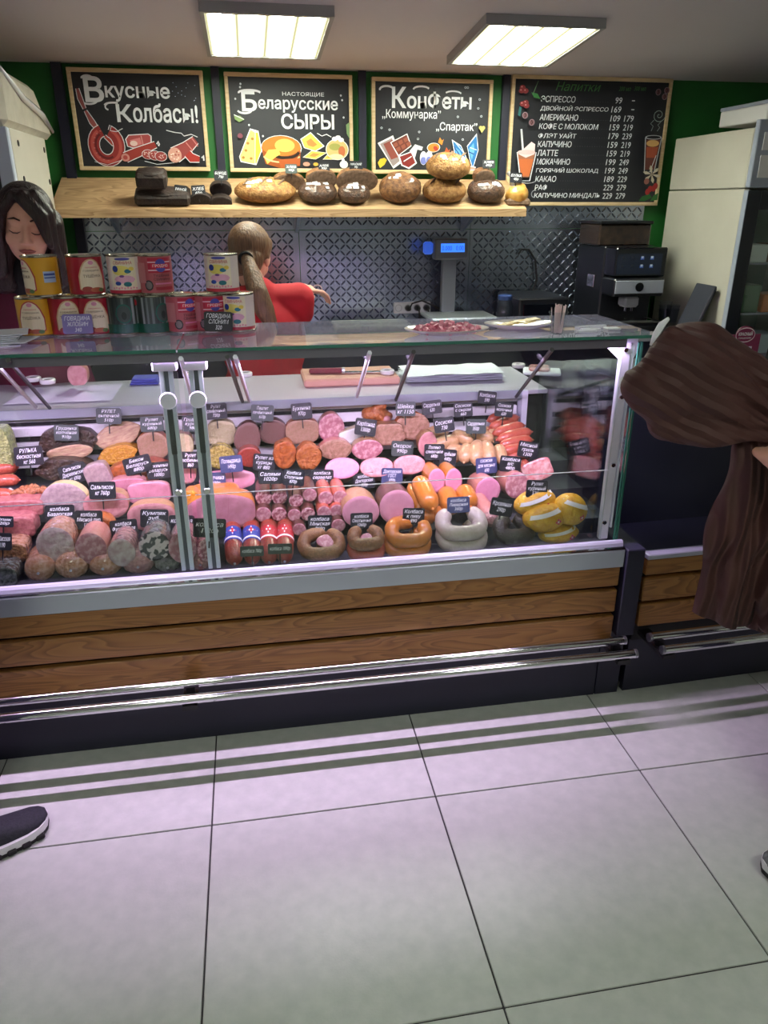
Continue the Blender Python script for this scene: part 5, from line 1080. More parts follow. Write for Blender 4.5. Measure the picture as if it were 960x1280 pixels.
# ------------------------------------------------------------------ price tags
def auto_y(px, py, w, h):
    ys_ = [q[4] for q in ITEMS if q[0] < px+w*.5-2 and q[1] > px-w*.5+2 and q[2] < py+h*.5-2 and q[3] > py-h*.5+2]
    y = min(ys_)-.014 if ys_ else deckpt(px, py+h, .10)[0].y
    return max(1.905, min(y, 2.40))
TG = [
 (136, 520, 30, 20, -3, 'РУЛЕТ\nвыпечной\n510р', 'g', 'above the pale beige meat slab'), (83, 541, 29, 20, -4, 'Грудинка\nкопчёная\n910р', 'g', 'on the black-crusted piece at the back left'), (190, 530, 28, 19, 0, 'Рулет\nкуриный\n680р', 'g', 'above the round brown roll'),
 (36, 570, 34, 24, 2, 'РУЛЬКА\nбескостная\nкг 560', 'k', 'at the far left over the red smoked sausages'), (92, 592, 34, 24, 14, 'Сальтисон\nДеревенский\nкг 690р', 'k', 'tilted over the yellow-rind brawn'), (172, 581, 34, 21, 12, 'Бекон\nБеларусь\n880р', 'k', 'tilted over the orange-red slab, partly covered'),
 (198, 588, 29, 21, 3, 'Буженина\nБеларусь\n1000р', 'k', 'covering another tag beside the left upright'), (128, 613, 32, 22, -2, 'Сальтисон\nкг 760р', 'k', 'above the beige-pink marbled roll'),
 (75, 643, 35, 24, -2, 'колбаса\nБаварская\n960р', 'k', 'above the largest film-covered sausage'), (111, 650, 33, 24, -4, 'колбаса\nМясной пир\n1150р', 'k', 'above the pale pink second sausage face'), (155, 661, 33, 23, 2, 'колбаса\nФирменная\n1210р', 'k', 'above the third film-covered sausage'),
 (193, 648, 34, 23, -5, 'Кумпяк\nзуб.\n1390р', 'k', 'above the mosaic sausage'), (227, 655, 31, 22, -5, 'колбаса\n990р', 'k', 'half hidden by the left upright'), (242, 530, 28, 19, -3, 'Грудинка\nкуриная\n980р', 'g', 'between the tops of the two uprights'), (238, 575, 27, 21, -3, 'Рулет\nлюбимый\n860', 'k', 'between the middle of the two uprights'),
 (4, 652, 24, 14, -6, 'Шпик\n620р', 'k', 'at the left edge on the pink bacon slab'), (3, 677, 22, 22, -6, 'Ковбасская\n1190', 'k', 'lower one at the left edge'), (262, 660, 40, 24, -6, 'колбаса\n1120р', 'k', 'in front of the huge ham by the right upright'),
 (270, 514, 27, 20, 2, 'Рулет\nсливочный\n720р', 'k', 'at the back just right of the uprights'), (328, 516, 28, 20, -5, 'Паштет\nпечёночный\n610р', 'g', 'above the pair of liver sausages'), (377, 514, 26, 20, 2, 'Буженина\n970р', 'k', 'above the tan half-round cut'),
 (289, 580, 28, 21, 3, 'Полендвица\n1490р', 'b', 'on the yellow film-wrapped piece'), (270, 601, 24, 21, 0, 'Ветчина\n830р', 'b', 'behind the right upright above the huge ham'), (330, 578, 27, 21, -8, 'Рулет из\nкурицы\nкг 880', 'k', 'upper one over the salami stack'), (338, 596, 30, 18, -3, 'Салями\n1020р', 'k', 'lower one over the salami stack, marked 1020'),
 (367, 597, 27, 20, -8, 'Колбаса\nСтоличная\n870р', 'k', 'over the third salami stick'), (403, 597, 28, 20, -3, 'колбаса\nсервелат\n1070р', 'k', 'over the orange salami ends'), (455, 601, 27, 20, 4, 'колбаса\nДокторская\n830р', 'k', 'over the tan-cased mortadella'), (490, 595, 27, 20, -4, 'Докторская\nГОСТ\n690р', 'b', 'over the brown-cased mortadella'),
 (457, 534, 27, 21, -10, 'Карбонад\n1360р', 'k', 'marked 1360 below the smoked chicken'), (507, 511, 25, 18, -3, 'Шейка\nкг 1150', 'g', 'right of the smoked chicken'), (503, 561, 28, 19, -6, 'Окорок\n990р', 'g', 'over the pale pink ham block'), (540, 509, 25, 17, 5, 'Сардельки\n630', 'k', 'at the back right of the roast pork'),
 (555, 531, 26, 18, 8, 'Сосиски\n730', 'k', 'leaning on the pale sausages, marked 730'), (579, 512, 24, 18, 2, 'Сосиски\nс сыром\n660', 'k', 'behind the middle of the pale sausages'), (595, 533, 26, 18, -2, 'Сардельки\n350р', 'g', 'standing in the pale sausages, marked 350'), (609, 497, 24, 16, -8, 'Колбаски\n590', 'k', 'highest one at the back right'),
 (630, 512, 24, 18, -8, 'Сосиски\nмолочные\n630', 'k', 'above the pile of red sausages'), (543, 565, 26, 20, -3, 'Полено\nсливочное\n680р', 'k', 'over the pink cut orange sausages, left one'), (560, 571, 22, 19, -8, 'Варёная\n440р', 'k', 'over the pink cut orange sausages, partly hidden one'), (608, 582, 27, 20, 2, 'сосиски\nдля мясных\n690', 'b', 'over the left pink boiled sausage'),
 (638, 580, 28, 20, -8, 'Колбаса\nв/с\n480р', 'k', 'over the speckled pink boiled sausage'), (660, 562, 27, 20, -12, 'Мясной\nгриль\n1300', 'k', 'below the red sausages, marked 1300'), (671, 611, 28, 22, -6, 'Рулет\nкуриный\n530р', 'k', 'on the yellow packs, marked 530'), (627, 634, 30, 22, -13, 'Кровяная\n290р', 'k', 'tilted above the black pudding ring'),
 (573, 631, 29, 20, 0, 'колбаса\nЛиверная\n360р', 'b', 'above the white ring sausages'), (517, 645, 28, 20, -5, 'Колбаса\nк пиву\n890', 'k', 'above the orange ring sausage'), (452, 651, 28, 20, -2, 'колбаса\nОхотничья\n1060р', 'k', 'above the coarse red-brown rings'), (400, 655, 30, 22, -3, 'колбаса\nМинская\n860р', 'k', 'above the brown smoked ring'),
 (315, 689, 29, 13, -2, 'колбаса 780р', 'g', 'lying on the blue-banded sausages'), (350, 686, 30, 13, -3, 'колбаса 1090р', 'g', 'lying on the red-banded sausages')]
CN = {'k': 'black', 'g': 'grey-green', 'b': 'blue-grey'}
for px, py, w, h, r, tx_, c, wh in TG:
    price_tag(px, py, w, h, r, tx_, auto_y(px, py, w, h), '%s price tag %s' % (CN[c], wh), c, pin=.03, tilt=-14)
# ------------------------------------------------------------------ tinned meat on the glass top
CANM = mat('tin_metal', (196, 190, 176), .25, 1.0); R_, HC = .0435, .1
LBL = print_mat('can_label_print', .35, 0.0, .3)
INKR = mat('ink_red', (190, 30, 60), .5); INKB = mat('ink_brown', (90, 50, 30), .5); INKK = mat('ink_black', (24, 22, 24), .5); INKW = mat('ink_white', (236, 234, 236), .5)
class Wrap:
    def __init__(s, rot=0): s.mb = MB(); s.k = 1; s.rot = math.radians(rot)
    def pt(s, a, v): rr = R_+.0004+.00022*s.k; a = math.radians(a)+s.rot; return Vector((rr*math.sin(a), -rr*math.cos(a), HC*v))
    def shape(s, a0, a1, lo, hi, c, n=None):
        n = n or max(2, int(abs(a1-a0)/9)); f = lambda q, t: q(t) if callable(q) else q; vs = []
        for i in range(n+1):
            t = i/n; a = a0+(a1-a0)*t; vs += [s.pt(a, f(lo, t)), s.pt(a, f(hi, t))]
        s.mb.add(vs, [(2*i, 2*i+2, 2*i+3, 2*i+1) for i in range(n)], c); s.k += 1
    def ell(s, a, v, ra, rv, c): s.shape(a-ra, a+ra, lambda t: v-rv*math.sqrt(max(0, 1-(2*t-1)**2)), lambda t: v+rv*math.sqrt(max(0, 1-(2*t-1)**2)), c, 10)
def can(kind, px, row, label, rot=0):
    y = 2.142; base = 1.1742+row*(HC+.0015); p = at(px, 392 if row == 0 else 350, y)
    t = thing('food_can', label, 'tin can', (p.x, y, base), (0, 0, random.uniform(-.03, .03)), 'tins of stewed meat on the glass counter top')
    MB().lathe([(R_-.002, 0), (R_+.0012, .0005), (R_+.0012, .003), (R_-.0005, .0045), (R_-.0005, HC-.0045), (R_+.0012, HC-.003), (R_+.0012, HC-.0005), (R_-.002, HC), (R_-.003, HC-.003)], 32).build('tin_body', CANM, t, smooth=True, local=True)
    w = Wrap(rot)
    bc = {'y': (214, 158, 40), 'r': (158, 24, 44), 'd': (52, 62, 58), 'p': (176, 84, 92), 'w': (226, 212, 206)}[kind]
    w.shape(-180, 180, .05, .95, bc, 40)
    def tx(body, v0, v1, half, m, a=0, shear=0):
        wd = 2*math.radians(half)*R_; ar = math.radians(a)+w.rot; rr = R_+.0028
        e = Vector((rr*math.sin(ar), -rr*math.cos(ar), HC*v0)); tang = Vector((math.cos(ar), math.sin(ar), 0))
        text(body, .02, m, lab, e - tang*wd/2, (PI/2, 0, ar), align='LEFT', sx=1, ext=.0001, fit=(wd, HC*(v1-v0)), wrap=rr, shear=shear)
    if kind in 'yr':
        sh = lambda t: .50+.36*(1-abs(2*t-1)**3)+.06*(1-abs(2*t-1)); c2 = (230, 214, 190)
        w.shape(-44, 44, lambda t: .12+.05*abs(2*t-1)**6, sh, (176, 60, 70) if kind == 'y' else (206, 170, 130)); w.shape(-40, 40, lambda t: .14+.05*abs(2*t-1)**6, lambda t: sh(t)-.03, c2)
        w.ell(0, .82, 9, .05, (214, 140, 170)); w.ell(-20, .17, 18, .07, (150, 50, 46)); w.ell(10, .15, 22, .06, (176, 90, 60)); w.ell(26, .14, 10, .05, (90, 120, 70))
        w.shape(70, 110, .35, .62, (170, 190, 226)); w.shape(72, 108, .45, .48, (60, 80, 160)); w.shape(72, 108, .52, .57, (60, 80, 160)); w.shape(130, 136, .05, .95, (60, 40, 30)); w.shape(150, 200, .2, .9, (190, 150, 40) if kind == 'y' else (130, 16, 34))
    elif kind == 'd':
        for a in range(-120, 130, 16): w.shape(a, a+random.uniform(4, 9), .05, .95, random.choice([(96, 108, 104), (38, 48, 46), (140, 148, 146)]))
        w.shape(-90, 90, .05, .28, (20, 82, 66)); w.ell(30, .55, 26, .25, (20, 92, 76)); w.ell(30, .55, 22, .21, (60, 72, 68)); w.ell(30, .5, 8, .10, (26, 40, 36)); w.ell(-62, .82, 8, .08, (186, 40, 50))
    elif kind == 'p':
        w.shape(-20, 62, .55, .92, (176, 20, 56)); w.shape(-20, 62, .80, .83, (226, 180, 196)); w.shape(-20, 62, .60, .63, (226, 180, 196)); w.ell(22, .73, 19, .165, (70, 66, 160)); w.shape(-10, 54, .67, .77, (206, 26, 66))
        w.ell(-22, .24, 15, .13, (40, 36, 40)); w.ell(-22, .24, 11, .095, (120, 110, 110)); w.shape(0, 60, .26, .30, (214, 120, 160)); w.shape(0, 60, .12, .2, (160, 30, 50)); w.shape(-100, -30, .3, .8, (190, 120, 124))
    else:
        w.shape(-180, 180, .05, .13, (186, 40, 60), 40); w.shape(-42, 42, .15, .92, (236, 226, 200)); w.ell(0, .90, 26, .035, (80, 80, 170)); w.ell(-8, .62, 30, .12, (228, 214, 110))
        w.ell(-26, .66, 10, .08, (40, 60, 150)); w.ell(14, .60, 11, .05, (30, 110, 140)); w.ell(26, .66, 9, .05, (230, 206, 90)); w.ell(2, .40, 34, .10, (226, 170, 196)); w.ell(-20, .30, 10, .05, (40, 70, 150)); w.ell(10, .28, 13, .06, (30, 110, 120)); w.ell(-6, .48, 8, .03, (110, 60, 140))
        for a in range(-36, 40, 9): w.ell(a, .18+.015*(a % 2), 3.2, .025, (230, 150, 170))
    lab = w.mb.build('paper_label', LBL, t, local=True)
    if kind in 'yr': tx('ТУШЁНКА', .46, .55, 30, INKB); tx('ГОВЯДИНА', .60, .645, 28, INKB); tx('ПРЕМИУМ', .69, .72, 20, INKR)
    if kind == 'p': tx('ГРОДНО', .68, .76, 27, INKW, 22); tx('ТУШЁНАЯ\nСВИНИНА', .36, .53, 30, INKK, 24)
    if kind == 'w': tx('СВИНИНА', .77, .85, 32, INKR)
    return t
CL = [('y', 44, 0, 'yellow tin with cream label, leftmost of the lower row', 0), ('r', 84, 0, 'red tin with cream label, left one of the lower row', 18), ('r', 119, 0, 'red tin with cream label, right one of the lower row', 12), ('d', 155, 0, 'dark green striped tin next to the red tins', -20), ('d', 191, 0, 'dark green striped tin with a round emblem, right of two', 10),
      ('p', 228, 0, 'dusty pink tin with round blue logo beside the green tin', 12), ('p', 263, 0, 'dusty pink tin with round blue logo behind the price tag 320', 0), ('w', 298, 0, 'white tin with blue and yellow shapes, right end of lower row', -16),
      ('y', 53, 1, 'yellow tin turned to its barcode, upper row', -52), ('r', 108, 1, 'red tin with cream label, single one in the upper row', 30), ('w', 158, 1, 'white patterned tin beside the pink tin, upper row', 0), ('p', 195, 1, 'dusty pink tin in the upper row', 5), ('w', 278, 1, 'white patterned tin standing alone at the upper right', -8)]
for k, px, row, lab, rot in CL: can(k, px, row, lab, rot)
price_tag(97, 405, 36, 24, 0, 'ГОВЯДИНА\nЖЛОБИН\n340', 2.085, 'purple price tag marked 340 leaning on the red tins', 'p', pin=0, tilt=-10, group='price tags on the glass top'); price_tag(273, 402, 35, 24, -3, 'ГОВЯДИНА\nСЛОНИМ\n320', 2.085, 'dark price tag marked 320 leaning on the pink tin', 'k', pin=0, tilt=-10, group='price tags on the glass top')
# stack of papers at the left end
p = atz(8, 430, 1.174); t = thing('paper_stack', 'loose stack of white papers at the left end of the glass', 'papers', (p.x, p.y, 1.1742))
PAPER = mat('white_paper', (222, 226, 234), .8)
for i in range(7):
    b = MB(); a = random.uniform(-.25, .25); b.m = Matrix.Rotation(a, 4, 'Z'); b.box((-.16+random.uniform(-.02, .02), -.05, .0045*i), (.055+random.uniform(-.03, .03), .05, .0045*i+.0022)); b.build('sheet', PAPER, t, local=True)
# sampling plates
CER = mat('white_ceramic', (226, 224, 226), .2, coat=.4)
def plate(px, py, wx, wy, label):
    c = atz(px, py, 1.1742); t = thing('serving_plate', label, 'plate', c, group='white sampling plates'); b = MB().lathe([(.55, 0), (.6, .001), (.95, .011), (1.0, .014), (1.0, .016), (.9, .0125), (.55, .004)], 32)
    for i, v in enumerate(b.v): b.v[i] = Vector((v.x*wx, v.y*wy, v.z))
    b.build('plate_body', CER, t, smooth=True, local=True); return c
c = plate(558, 417, .115, .07, 'oval white plate heaped with pink sausage dice'); PD = mat('pink_dice', (240, 168, 188), .4, c2=(214, 110, 140), scale=60)
b = MB()
for i in range(150):
    r = math.sqrt(random.random()); a = random.uniform(0, 2*PI); z = .012+.018*(1-r)*random.random()*1.4; s = random.uniform(.004, .0065)
    b.m = Matrix.Translation(c+Vector((.092*r*math.cos(a), .052*r*math.sin(a), z))) @ Euler((random.random()*3, random.random()*3, random.random()*3)).to_matrix().to_4x4(); b.box((-s, -s, -s), (s, s, s))
o = b.build('diced_sausage', PD); tag(o, 'heap of pink diced sausage on the oval plate', 'diced sausage', kind='stuff')
c = plate(648, 410, .10, .06, 'white plate with pale yellow cheese slices')
for i in range(6):
    o = MB(); o.m = Matrix.Translation(c+Vector((-.045+.016*i, random.uniform(-.012, .012), .006+.003*i))) @ Euler((.1*random.random(), -.12, random.uniform(-.6, .6))).to_matrix().to_4x4()
    o.box((-.022, -.016, 0), (.022, .016, .0028)); q = o.build('cheese_slice', mat('cheese_yellow', (232, 206, 140), .5)); tag(q, ['pale cheese slice at the left of the fan on the plate', 'second pale cheese slice of the fan', 'third pale cheese slice of the fan', 'fourth pale cheese slice of the fan', 'fifth pale cheese slice of the fan', 'topmost pale cheese slice at the right of the fan'][i], 'cheese', 'cheese slices on the plate')
c = atz(696, 417, 1.1742); t = thing('toothpick_glass', 'small clear cup full of pink-tipped toothpicks', 'cup', c)
MB().lathe([(.018, 0), (.024, .055), (.026, .055), (.026, .058), (.023, .058), (.016, .003)], 20, caps=False).build('cup', MATS['cup_plastic'], t, smooth=True, local=True)
b = MB()
for i in range(40):
    a = random.uniform(0, 2*PI); r = random.uniform(0, .014); b.tube([(r*math.cos(a), r*math.sin(a), .003), (r*1.5*math.cos(a+.4), r*1.5*math.sin(a+.4), random.uniform(.066, .078))], .0012, 5)
b.build('toothpicks', mat('pick_pink', (246, 222, 224), .5), t, local=True)['kind'] = 'stuff'
for i, (px, py, a, lab) in enumerate(((729, 411, .3, 'leftmost white paper stick beside the toothpick cup'), (738, 414, -.2, 'second white paper stick, lying nearest the glass edge'), (746, 410, .1, 'white paper stick at the back of the group'), (733, 416, .05, 'white paper stick crossing the others'))):
    c = atz(px, py, 1.1742); o = MB(); o.m = Matrix.Translation(c+Vector((0, 0, .0042+.0*i))) @ Matrix.Rotation(a, 4, 'Z'); o.box((-.028, -.005, -.004), (.028, .005, .004), .0015); q = o.build('paper_stick', PAPER); tag(q, lab, 'paper stick', 'white paper sticks on the glass')
c = atz(765, 412, 1.1742); o = MB(); o.m = Matrix.Translation(c); o.box((-.02, -.016, 0), (.02, .016, .006), .002); tag(o.build('napkin', PAPER), 'small folded white napkin near the right glass end', 'napkin')

# ------------------------------------------------------------------ things on the steel work shelf behind the food
ZW = .901
c = atz(440, 477, ZW); t = thing('cutting_board', 'pinkish wooden cutting board with a knife on it', 'cutting board', (c.x, 2.67, ZW))
p0, p1 = atz(379, 480, ZW), atz(500, 480, ZW); MB().box((p0.x, 2.58, ZW), (p1.x, 2.78, ZW+.028), .006).build('board', mat('board_wood', (206, 156, 138), .5, c2=(190, 138, 120), scale=6, stretch=(1, 10, 1)), t)
t = thing('kitchen_knife', 'long knife with a dark red handle on the cutting board', 'knife', (.33, 2.66, ZW+.029), (0, 0, math.radians(-6)))
MB().box((-.14, -.012, .002), (-.02, .012, .02), .005).build('handle', mat('knife_handle', (120, 40, 60), .4), t, local=True); MB().add([(-.02, -.014, .004), (.15, -.010, .004), (.20, .012, .004), (-.02, .014, .004), (-.02, -.014, .006), (.15, -.010, .006), (.20, .012, .006), (-.02, .014, .006)], [(0, 1, 2, 3), (7, 6, 5, 4), (0, 4, 5, 1), (1, 5, 6, 2), (2, 6, 7, 3), (3, 7, 4, 0)]).build('blade', CHROME, t, local=True); MB().lathe([(.011, -.022), (.012, -.012)], 12, 'x').build('bolster', STEEL, t, local=True).location = (0, 0, .011)
c = atz(573, 474, ZW); t = thing('wrapping_paper', 'thick pad of white wrapping paper on the work shelf', 'paper', (c.x, c.y, ZW))
p0, p1 = atz(508, 480, ZW), atz(636, 480, ZW); n = p1.x-p0.x
for i in range(4):
    b = MB(); vs = []; G = 8
    for iy in range(5):
        for ix in range(G+1): vs.append((p0.x+n*ix/G+random.uniform(-.004, .004), 2.56+.18*iy/4+random.uniform(-.004, .004), ZW+.006+.008*i+random.uniform(0, .006)))
    b.add(vs, [(iy*(G+1)+ix, iy*(G+1)+ix+1, (iy+1)*(G+1)+ix+1, (iy+1)*(G+1)+ix) for iy in range(4) for ix in range(G)]); o = b.build('sheet', PAPER, t, smooth='all')
c = atz(677, 467, ZW); t = thing('meat_tray', 'white tray with sliced red meat right of the paper', 'tray', (c.x, c.y, ZW), (0, 0, -.35))
MB().box((-.07, -.05, .002), (.07, .05, .014), .005).build('tray', PAPER, t, local=True); MB().box((-.05, -.036, .014), (.03, .036, .028), .008).build('sliced_meat', BACON, t, local=True)
c = atz(90, 487, ZW); t = thing('plastic_bag', 'crumpled white plastic bag spread on the work shelf', 'bag', (c.x, c.y, ZW))
p0, p1 = atz(22, 492, ZW), atz(150, 486, ZW); b = MB(); n = p1.x-p0.x; G = 18; vs = []
for iy in range(9):
    for ix in range(G+1):
        x, y = p0.x+n*ix/G, 2.50+.26*iy/8; q = min(ix, G-ix, iy, 8-iy); vs.append((x, y, ZW+.003+(.028*abs(noise.noise(Vector((x*22, y*22, 3))))*min(1, q/2) if q else 0)))
b.add(vs, [(iy*(G+1)+ix, iy*(G+1)+ix+1, (iy+1)*(G+1)+ix+1, (iy+1)*(G+1)+ix) for iy in range(8) for ix in range(G)]); b.build('bag_film', mat('bag_white', (206, 200, 226), .3, coat=.4), t, smooth='all')
c = atz(112, 481, ZW); t = thing('ham_piece', 'upright cut ham piece standing on the plastic bag', 'ham', (c.x, 2.60, ZW+.068), group=None)
b, f = loft(.062, .066, .07, 4, e=3, p=4, amp=.04); b.build('rind', PINKSK, t, smooth='all', local=True); f.build('cut_face', HAMP, t, smooth='all', local=True)
c = atz(182, 479, ZW); t = thing('blue_cloth', 'folded blue cloth on the work shelf', 'cloth', (c.x, c.y, ZW))
for i in range(3): MB().box((-.05+.004*i, -.035, .008*i+.001), (.05-.003*i, .035, .008*i+.008), .003).build('fold', mat('blue_fabric', (70, 76, 160), .8), t, local=True)
for i, (px, py, lab) in enumerate(((42, 476, 'white round cap, left of two by the plastic bag'), (60, 479, 'white round cap, right of two by the plastic bag'), (237, 470, 'white round cap behind the right upright'), (307, 470, 'white round cap left of the cutting board'), (484, 467, 'white round cap on the cutting board end'), (648, 459, 'white round cap beside the meat tray'))):
    z = ZW+.03 if i in (0, 1, 4) else ZW; c = atz(px, py, z); t = thing('round_cap', lab, 'cap', c, group='white round caps on the work shelf')
    MB().lathe([(.024, 0), (.026, .003), (.026, .012), (.023, .015), (.016, .015), (.014, .011), (.002, .011)], 24).build('rim', CER, t, smooth=True, local=True); MB().lathe([(.0135, .0112), (.012, .0125), (.001, .0125)], 20).build('insert', DGREY, t, local=True)

# ------------------------------------------------------------------ maroon shop card and its stand
t = thing('brand_card', 'maroon display card with a white oval logo on the counter', 'sign', (1.5, 2.16, 1.0015), (0, 0, 0))
MAR = mat('maroon_card', (128, 30, 74), .5); y = 2.16; p0, p1 = at(904, 462, y), at(951, 417, y); cx = (p0.x+p1.x)/2; hw = (p1.x-p0.x)/2; zt = p1.z
pts = [(-hw, 0), (hw, 0), (hw, zt-1.002), (hw*.58, zt-1.002)] + [(hw*.58*math.cos(a), zt-1.002+.026*math.sin(a)) for a in [PI*i/10 for i in range(1, 10)]] + [(-hw*.58, zt-1.002), (-hw, zt-1.002)]
t.location = (cx, y, 1.0015); MB().poly_prism(pts, -.002, .002).build('card', MAR, t, local=True); MB().box((-hw*.7, .002, 0), (hw*.7, .05, .003)).build('easel_foot', MAR, t, local=True)
def fn(u, v, k): return Vector((u*hw, -.0022-.0002*k, zt-1.002-.002+v*.03))
d = Draw(fn); d.ell(0, 0, .62, .78, (236, 220, 226)); d.ell(0, 0, .58, .68, (128, 30, 74)); d.poly([(-.5, -1.2), (.55, -1.2), (.55, -3.2), (-.5, -3.2)], (226, 216, 232)); d.poly([(-.2, -1.8), (.5, -1.8), (.5, -1.95), (-.2, -1.95)], (120, 120, 170)); d.poly([(0, -2.3), (.45, -2.3), (.45, -2.6), (0, -2.6)], (120, 120, 170)); d.build('card_print', PRINT, t)
text('КРАСНЫЙ', .02, INKW, t, (-hw*.44, -.003, zt-1.002-.004), align='LEFT', sx=1, ext=.0001, fit=(hw*.88, .013), bold=.0006); text('ПИЩЕВИК', .02, INKW, t, (-hw*.40, -.003, zt-1.002-.015), align='LEFT', sx=1, ext=.0001, fit=(hw*.80, .006))
# ------------------------------------------------------------------ people
SKIN = mat('skin', (218, 170, 150), .5, c2=(208, 156, 136), scale=20, spec=.35); LIPS = mat('lips', (166, 96, 92), .45); BROW = mat('eyebrow_hair', (58, 38, 32), .8)
def hair_mat(n, c, c2): return mat(n, c, .42, c2=c2, scale=10, stretch=(14, 14, .8), bump=.5, bscale=10)
HAIRB = hair_mat('dark_brown_hair', (40, 22, 21), (22, 13, 14)); HAIRL = hair_mat('light_brown_hair', (124, 92, 66), (92, 68, 50))
class Frame:
    def __init__(s, loc, rot): s.M = Matrix.Translation(Vector(loc)) @ Euler(rot).to_matrix().to_4x4(); s.e = s.M.to_euler()
    def p(s, x, y, z): return s.M @ Vector((x, y, z))
    def E(s, c, r, rot=None):
        R = s.M.to_3x3() @ (Euler(rot).to_matrix() if rot else Matrix.Identity(3)); return ('e', s.p(*c), r, tuple(R.to_euler()))
    def C(s, a, ra, b, rb): return ('c', s.p(*a), ra, s.p(*b), rb)
def head_shapes(f):
    """face towards +y of the frame, height about 0.225"""
    return [f.E((0, -.015, .03), (.074, .092, .084)), f.E((0, .022, -.028), (.060, .066, .084)), f.E((0, .056, -.088), (.028, .024, .022)), f.E((-.034, .05, -.034), (.027, .026, .030)), f.E((.034, .05, -.034), (.027, .026, .030)),
            f.C((0, .082, .008), .009, (0, .103, -.030), .0105), f.E((-.011, .093, -.036), (.009, .010, .007)), f.E((.011, .093, -.036), (.009, .010, .007)), f.C((-.036, .072, .020), .011, (.036, .072, .020), .011),
            f.E((-.031, .071, -.002), (.017, .014, .012)), f.E((.031, .071, -.002), (.017, .014, .012)), f.E((0, .078, -.064), (.024, .012, .014)), f.E((-.075, -.004, -.01), (.010, .019, .030)), f.E((.075, -.004, -.01), (.010, .019, .030))]
def face_parts(f, par):
    for s in (-1, 1):
        MB().tube([f.p(s*.014, .0835, .026), f.p(s*.030, .0855, .033), f.p(s*.048, .074, .027)], [.0022, .003, .0012], 8).build('eyebrow', BROW, par, smooth='all')
        MB().tube([f.p(s*.015, .0845, -.006), f.p(s*.024, .0865, -.0105), f.p(s*.036, .0845, -.0105), f.p(s*.047, .0755, -.005)], [.0008, .0018, .0018, .0008], 8).build('eyelash_line', BROW, par, smooth='all')
    MB().tube([f.p(-.023, .0815, -.0625), f.p(-.008, .0915, -.0585), f.p(0, .0915, -.0600), f.p(.008, .0915, -.0585), f.p(.023, .0815, -.0625)], [.0015, .0042, .0038, .0042, .0015], 8).build('upper_lip', LIPS, par, smooth='all')
    MB().tube([f.p(-.021, .0815, -.0645), f.p(0, .0915, -.069), f.p(.021, .0815, -.0645)], [.0015, .005, .0015], 8).build('lower_lip', LIPS, par, smooth='all')
def hand_shapes(wr, dirv, up, s=1.0, curl=.5, flip=1):
    """palm and five bent fingers from the wrist along dirv"""
    d = Vector(dirv).normalized(); u = Vector(up); u = (u-d*u.dot(d)).normalized(); w = d.cross(u)*flip; wr = Vector(wr); out = []
    pc = wr+d*.05*s
    out.append(('c', wr, .024*s, wr+d*.03*s, .026*s))
    for k in range(4):
        o = (k-1.5)*.019*s; L = (.068, .078, .072, .056)[k]*s; a = wr+d*.025*s+w*o*.7; b = wr+d*.088*s+w*o
        out.append(('c', a, .0125*s, b, .0095*s))
        m = b+(d*math.cos(curl)-u*math.sin(curl))*L*.55; e = m+(d*math.cos(curl*2)-u*math.sin(curl*2))*L*.45
        out.append(('c', b, .009*s, m, .008*s)); out.append(('c', m, .008*s, e, .0068*s))
    t0 = wr+d*.022*s-w*.026*s; t1 = t0+(d*.6-w*.55-u*.3).normalized()*.042*s; t2 = t1+(d*.9-w*.1-u*.35).normalized()*.030*s
    out += [('c', t0, .0125*s, t1, .0105*s), ('c', t1, .010*s, t2, .008*s)]; return out

# --- assistant with dark hair and burgundy apron, looking down
hc = at(33, 281, 2.66); hf = Frame(hc, (math.radians(-9), math.radians(-5), PI+math.radians(12)))
pr = thing('person', 'shop assistant with dark hair in a burgundy apron looking down', 'person', (-.80, 2.95, 0))
nk = hf.p(0, -.03, -.10); sh = Vector((-.76, 2.91, 1.20)); SHX, CHY = .19, 2.97
EL, ER, WL, WR = (-1.02, 2.95, 1.0), (-.50, 2.95, 1.0), (-.86, 2.80, 1.03), (-.66, 2.80, 1.03)
arms = [('c', (-.95, 2.93, 1.20), .05, EL, .042), ('c', EL, .04, WL, .028), ('c', (-.57, 2.93, 1.20), .05, ER, .042), ('c', ER, .04, WR, .028)]
body = head_shapes(hf) + [('c', hf.p(0, -.025, -.05), .048, sh, .056), ('c', sh+Vector((-.17, .02, 0)), .055, sh+Vector((.17, .02, 0)), .055), ('e', (-.77, 2.95, 1.05), (.17, .10, .2)), ('e', (-.79, 2.96, .86), (.17, .11, .16)),
     ('c', (-.87, 2.96, .82), .085, (-.88, 2.96, .45), .058), ('c', (-.88, 2.96, .45), .055, (-.88, 2.98, .07), .04), ('c', (-.69, 2.96, .82), .085, (-.68, 2.96, .45), .058), ('c', (-.68, 2.96, .45), .055, (-.68, 2.98, .07), .04)] + arms
body += hand_shapes(WL, (.9, -.3, -.1), (0, -.5, 1), .9) + hand_shapes(WR, (-.9, -.3, -.1), (0, -.5, 1), .9, flip=-1)
blob('body', body, .0052, 3, SKIN, pr); face_parts(hf, pr)
blob('shirt', [('c', nk+Vector((0, .03, -.05)), .07, sh, .075), ('c', sh+Vector((-.18, .02, -.005)), .066, sh+Vector((.18, .02, -.005)), .066), ('e', (-.77, 2.95, 1.03), (.19, .12, .22)), ('e', (-.79, 2.96, .86), (.185, .125, .15)), ('c', (-.95, 2.93, 1.20), .06, EL, .052), ('c', EL, .05, (-.89, 2.82, 1.025), .036), ('c', (-.57, 2.93, 1.20), .06, ER, .052), ('c', ER, .05, (-.63, 2.82, 1.025), .036)], .009, 5, mat('black_knit', (20, 19, 24), .8), pr)
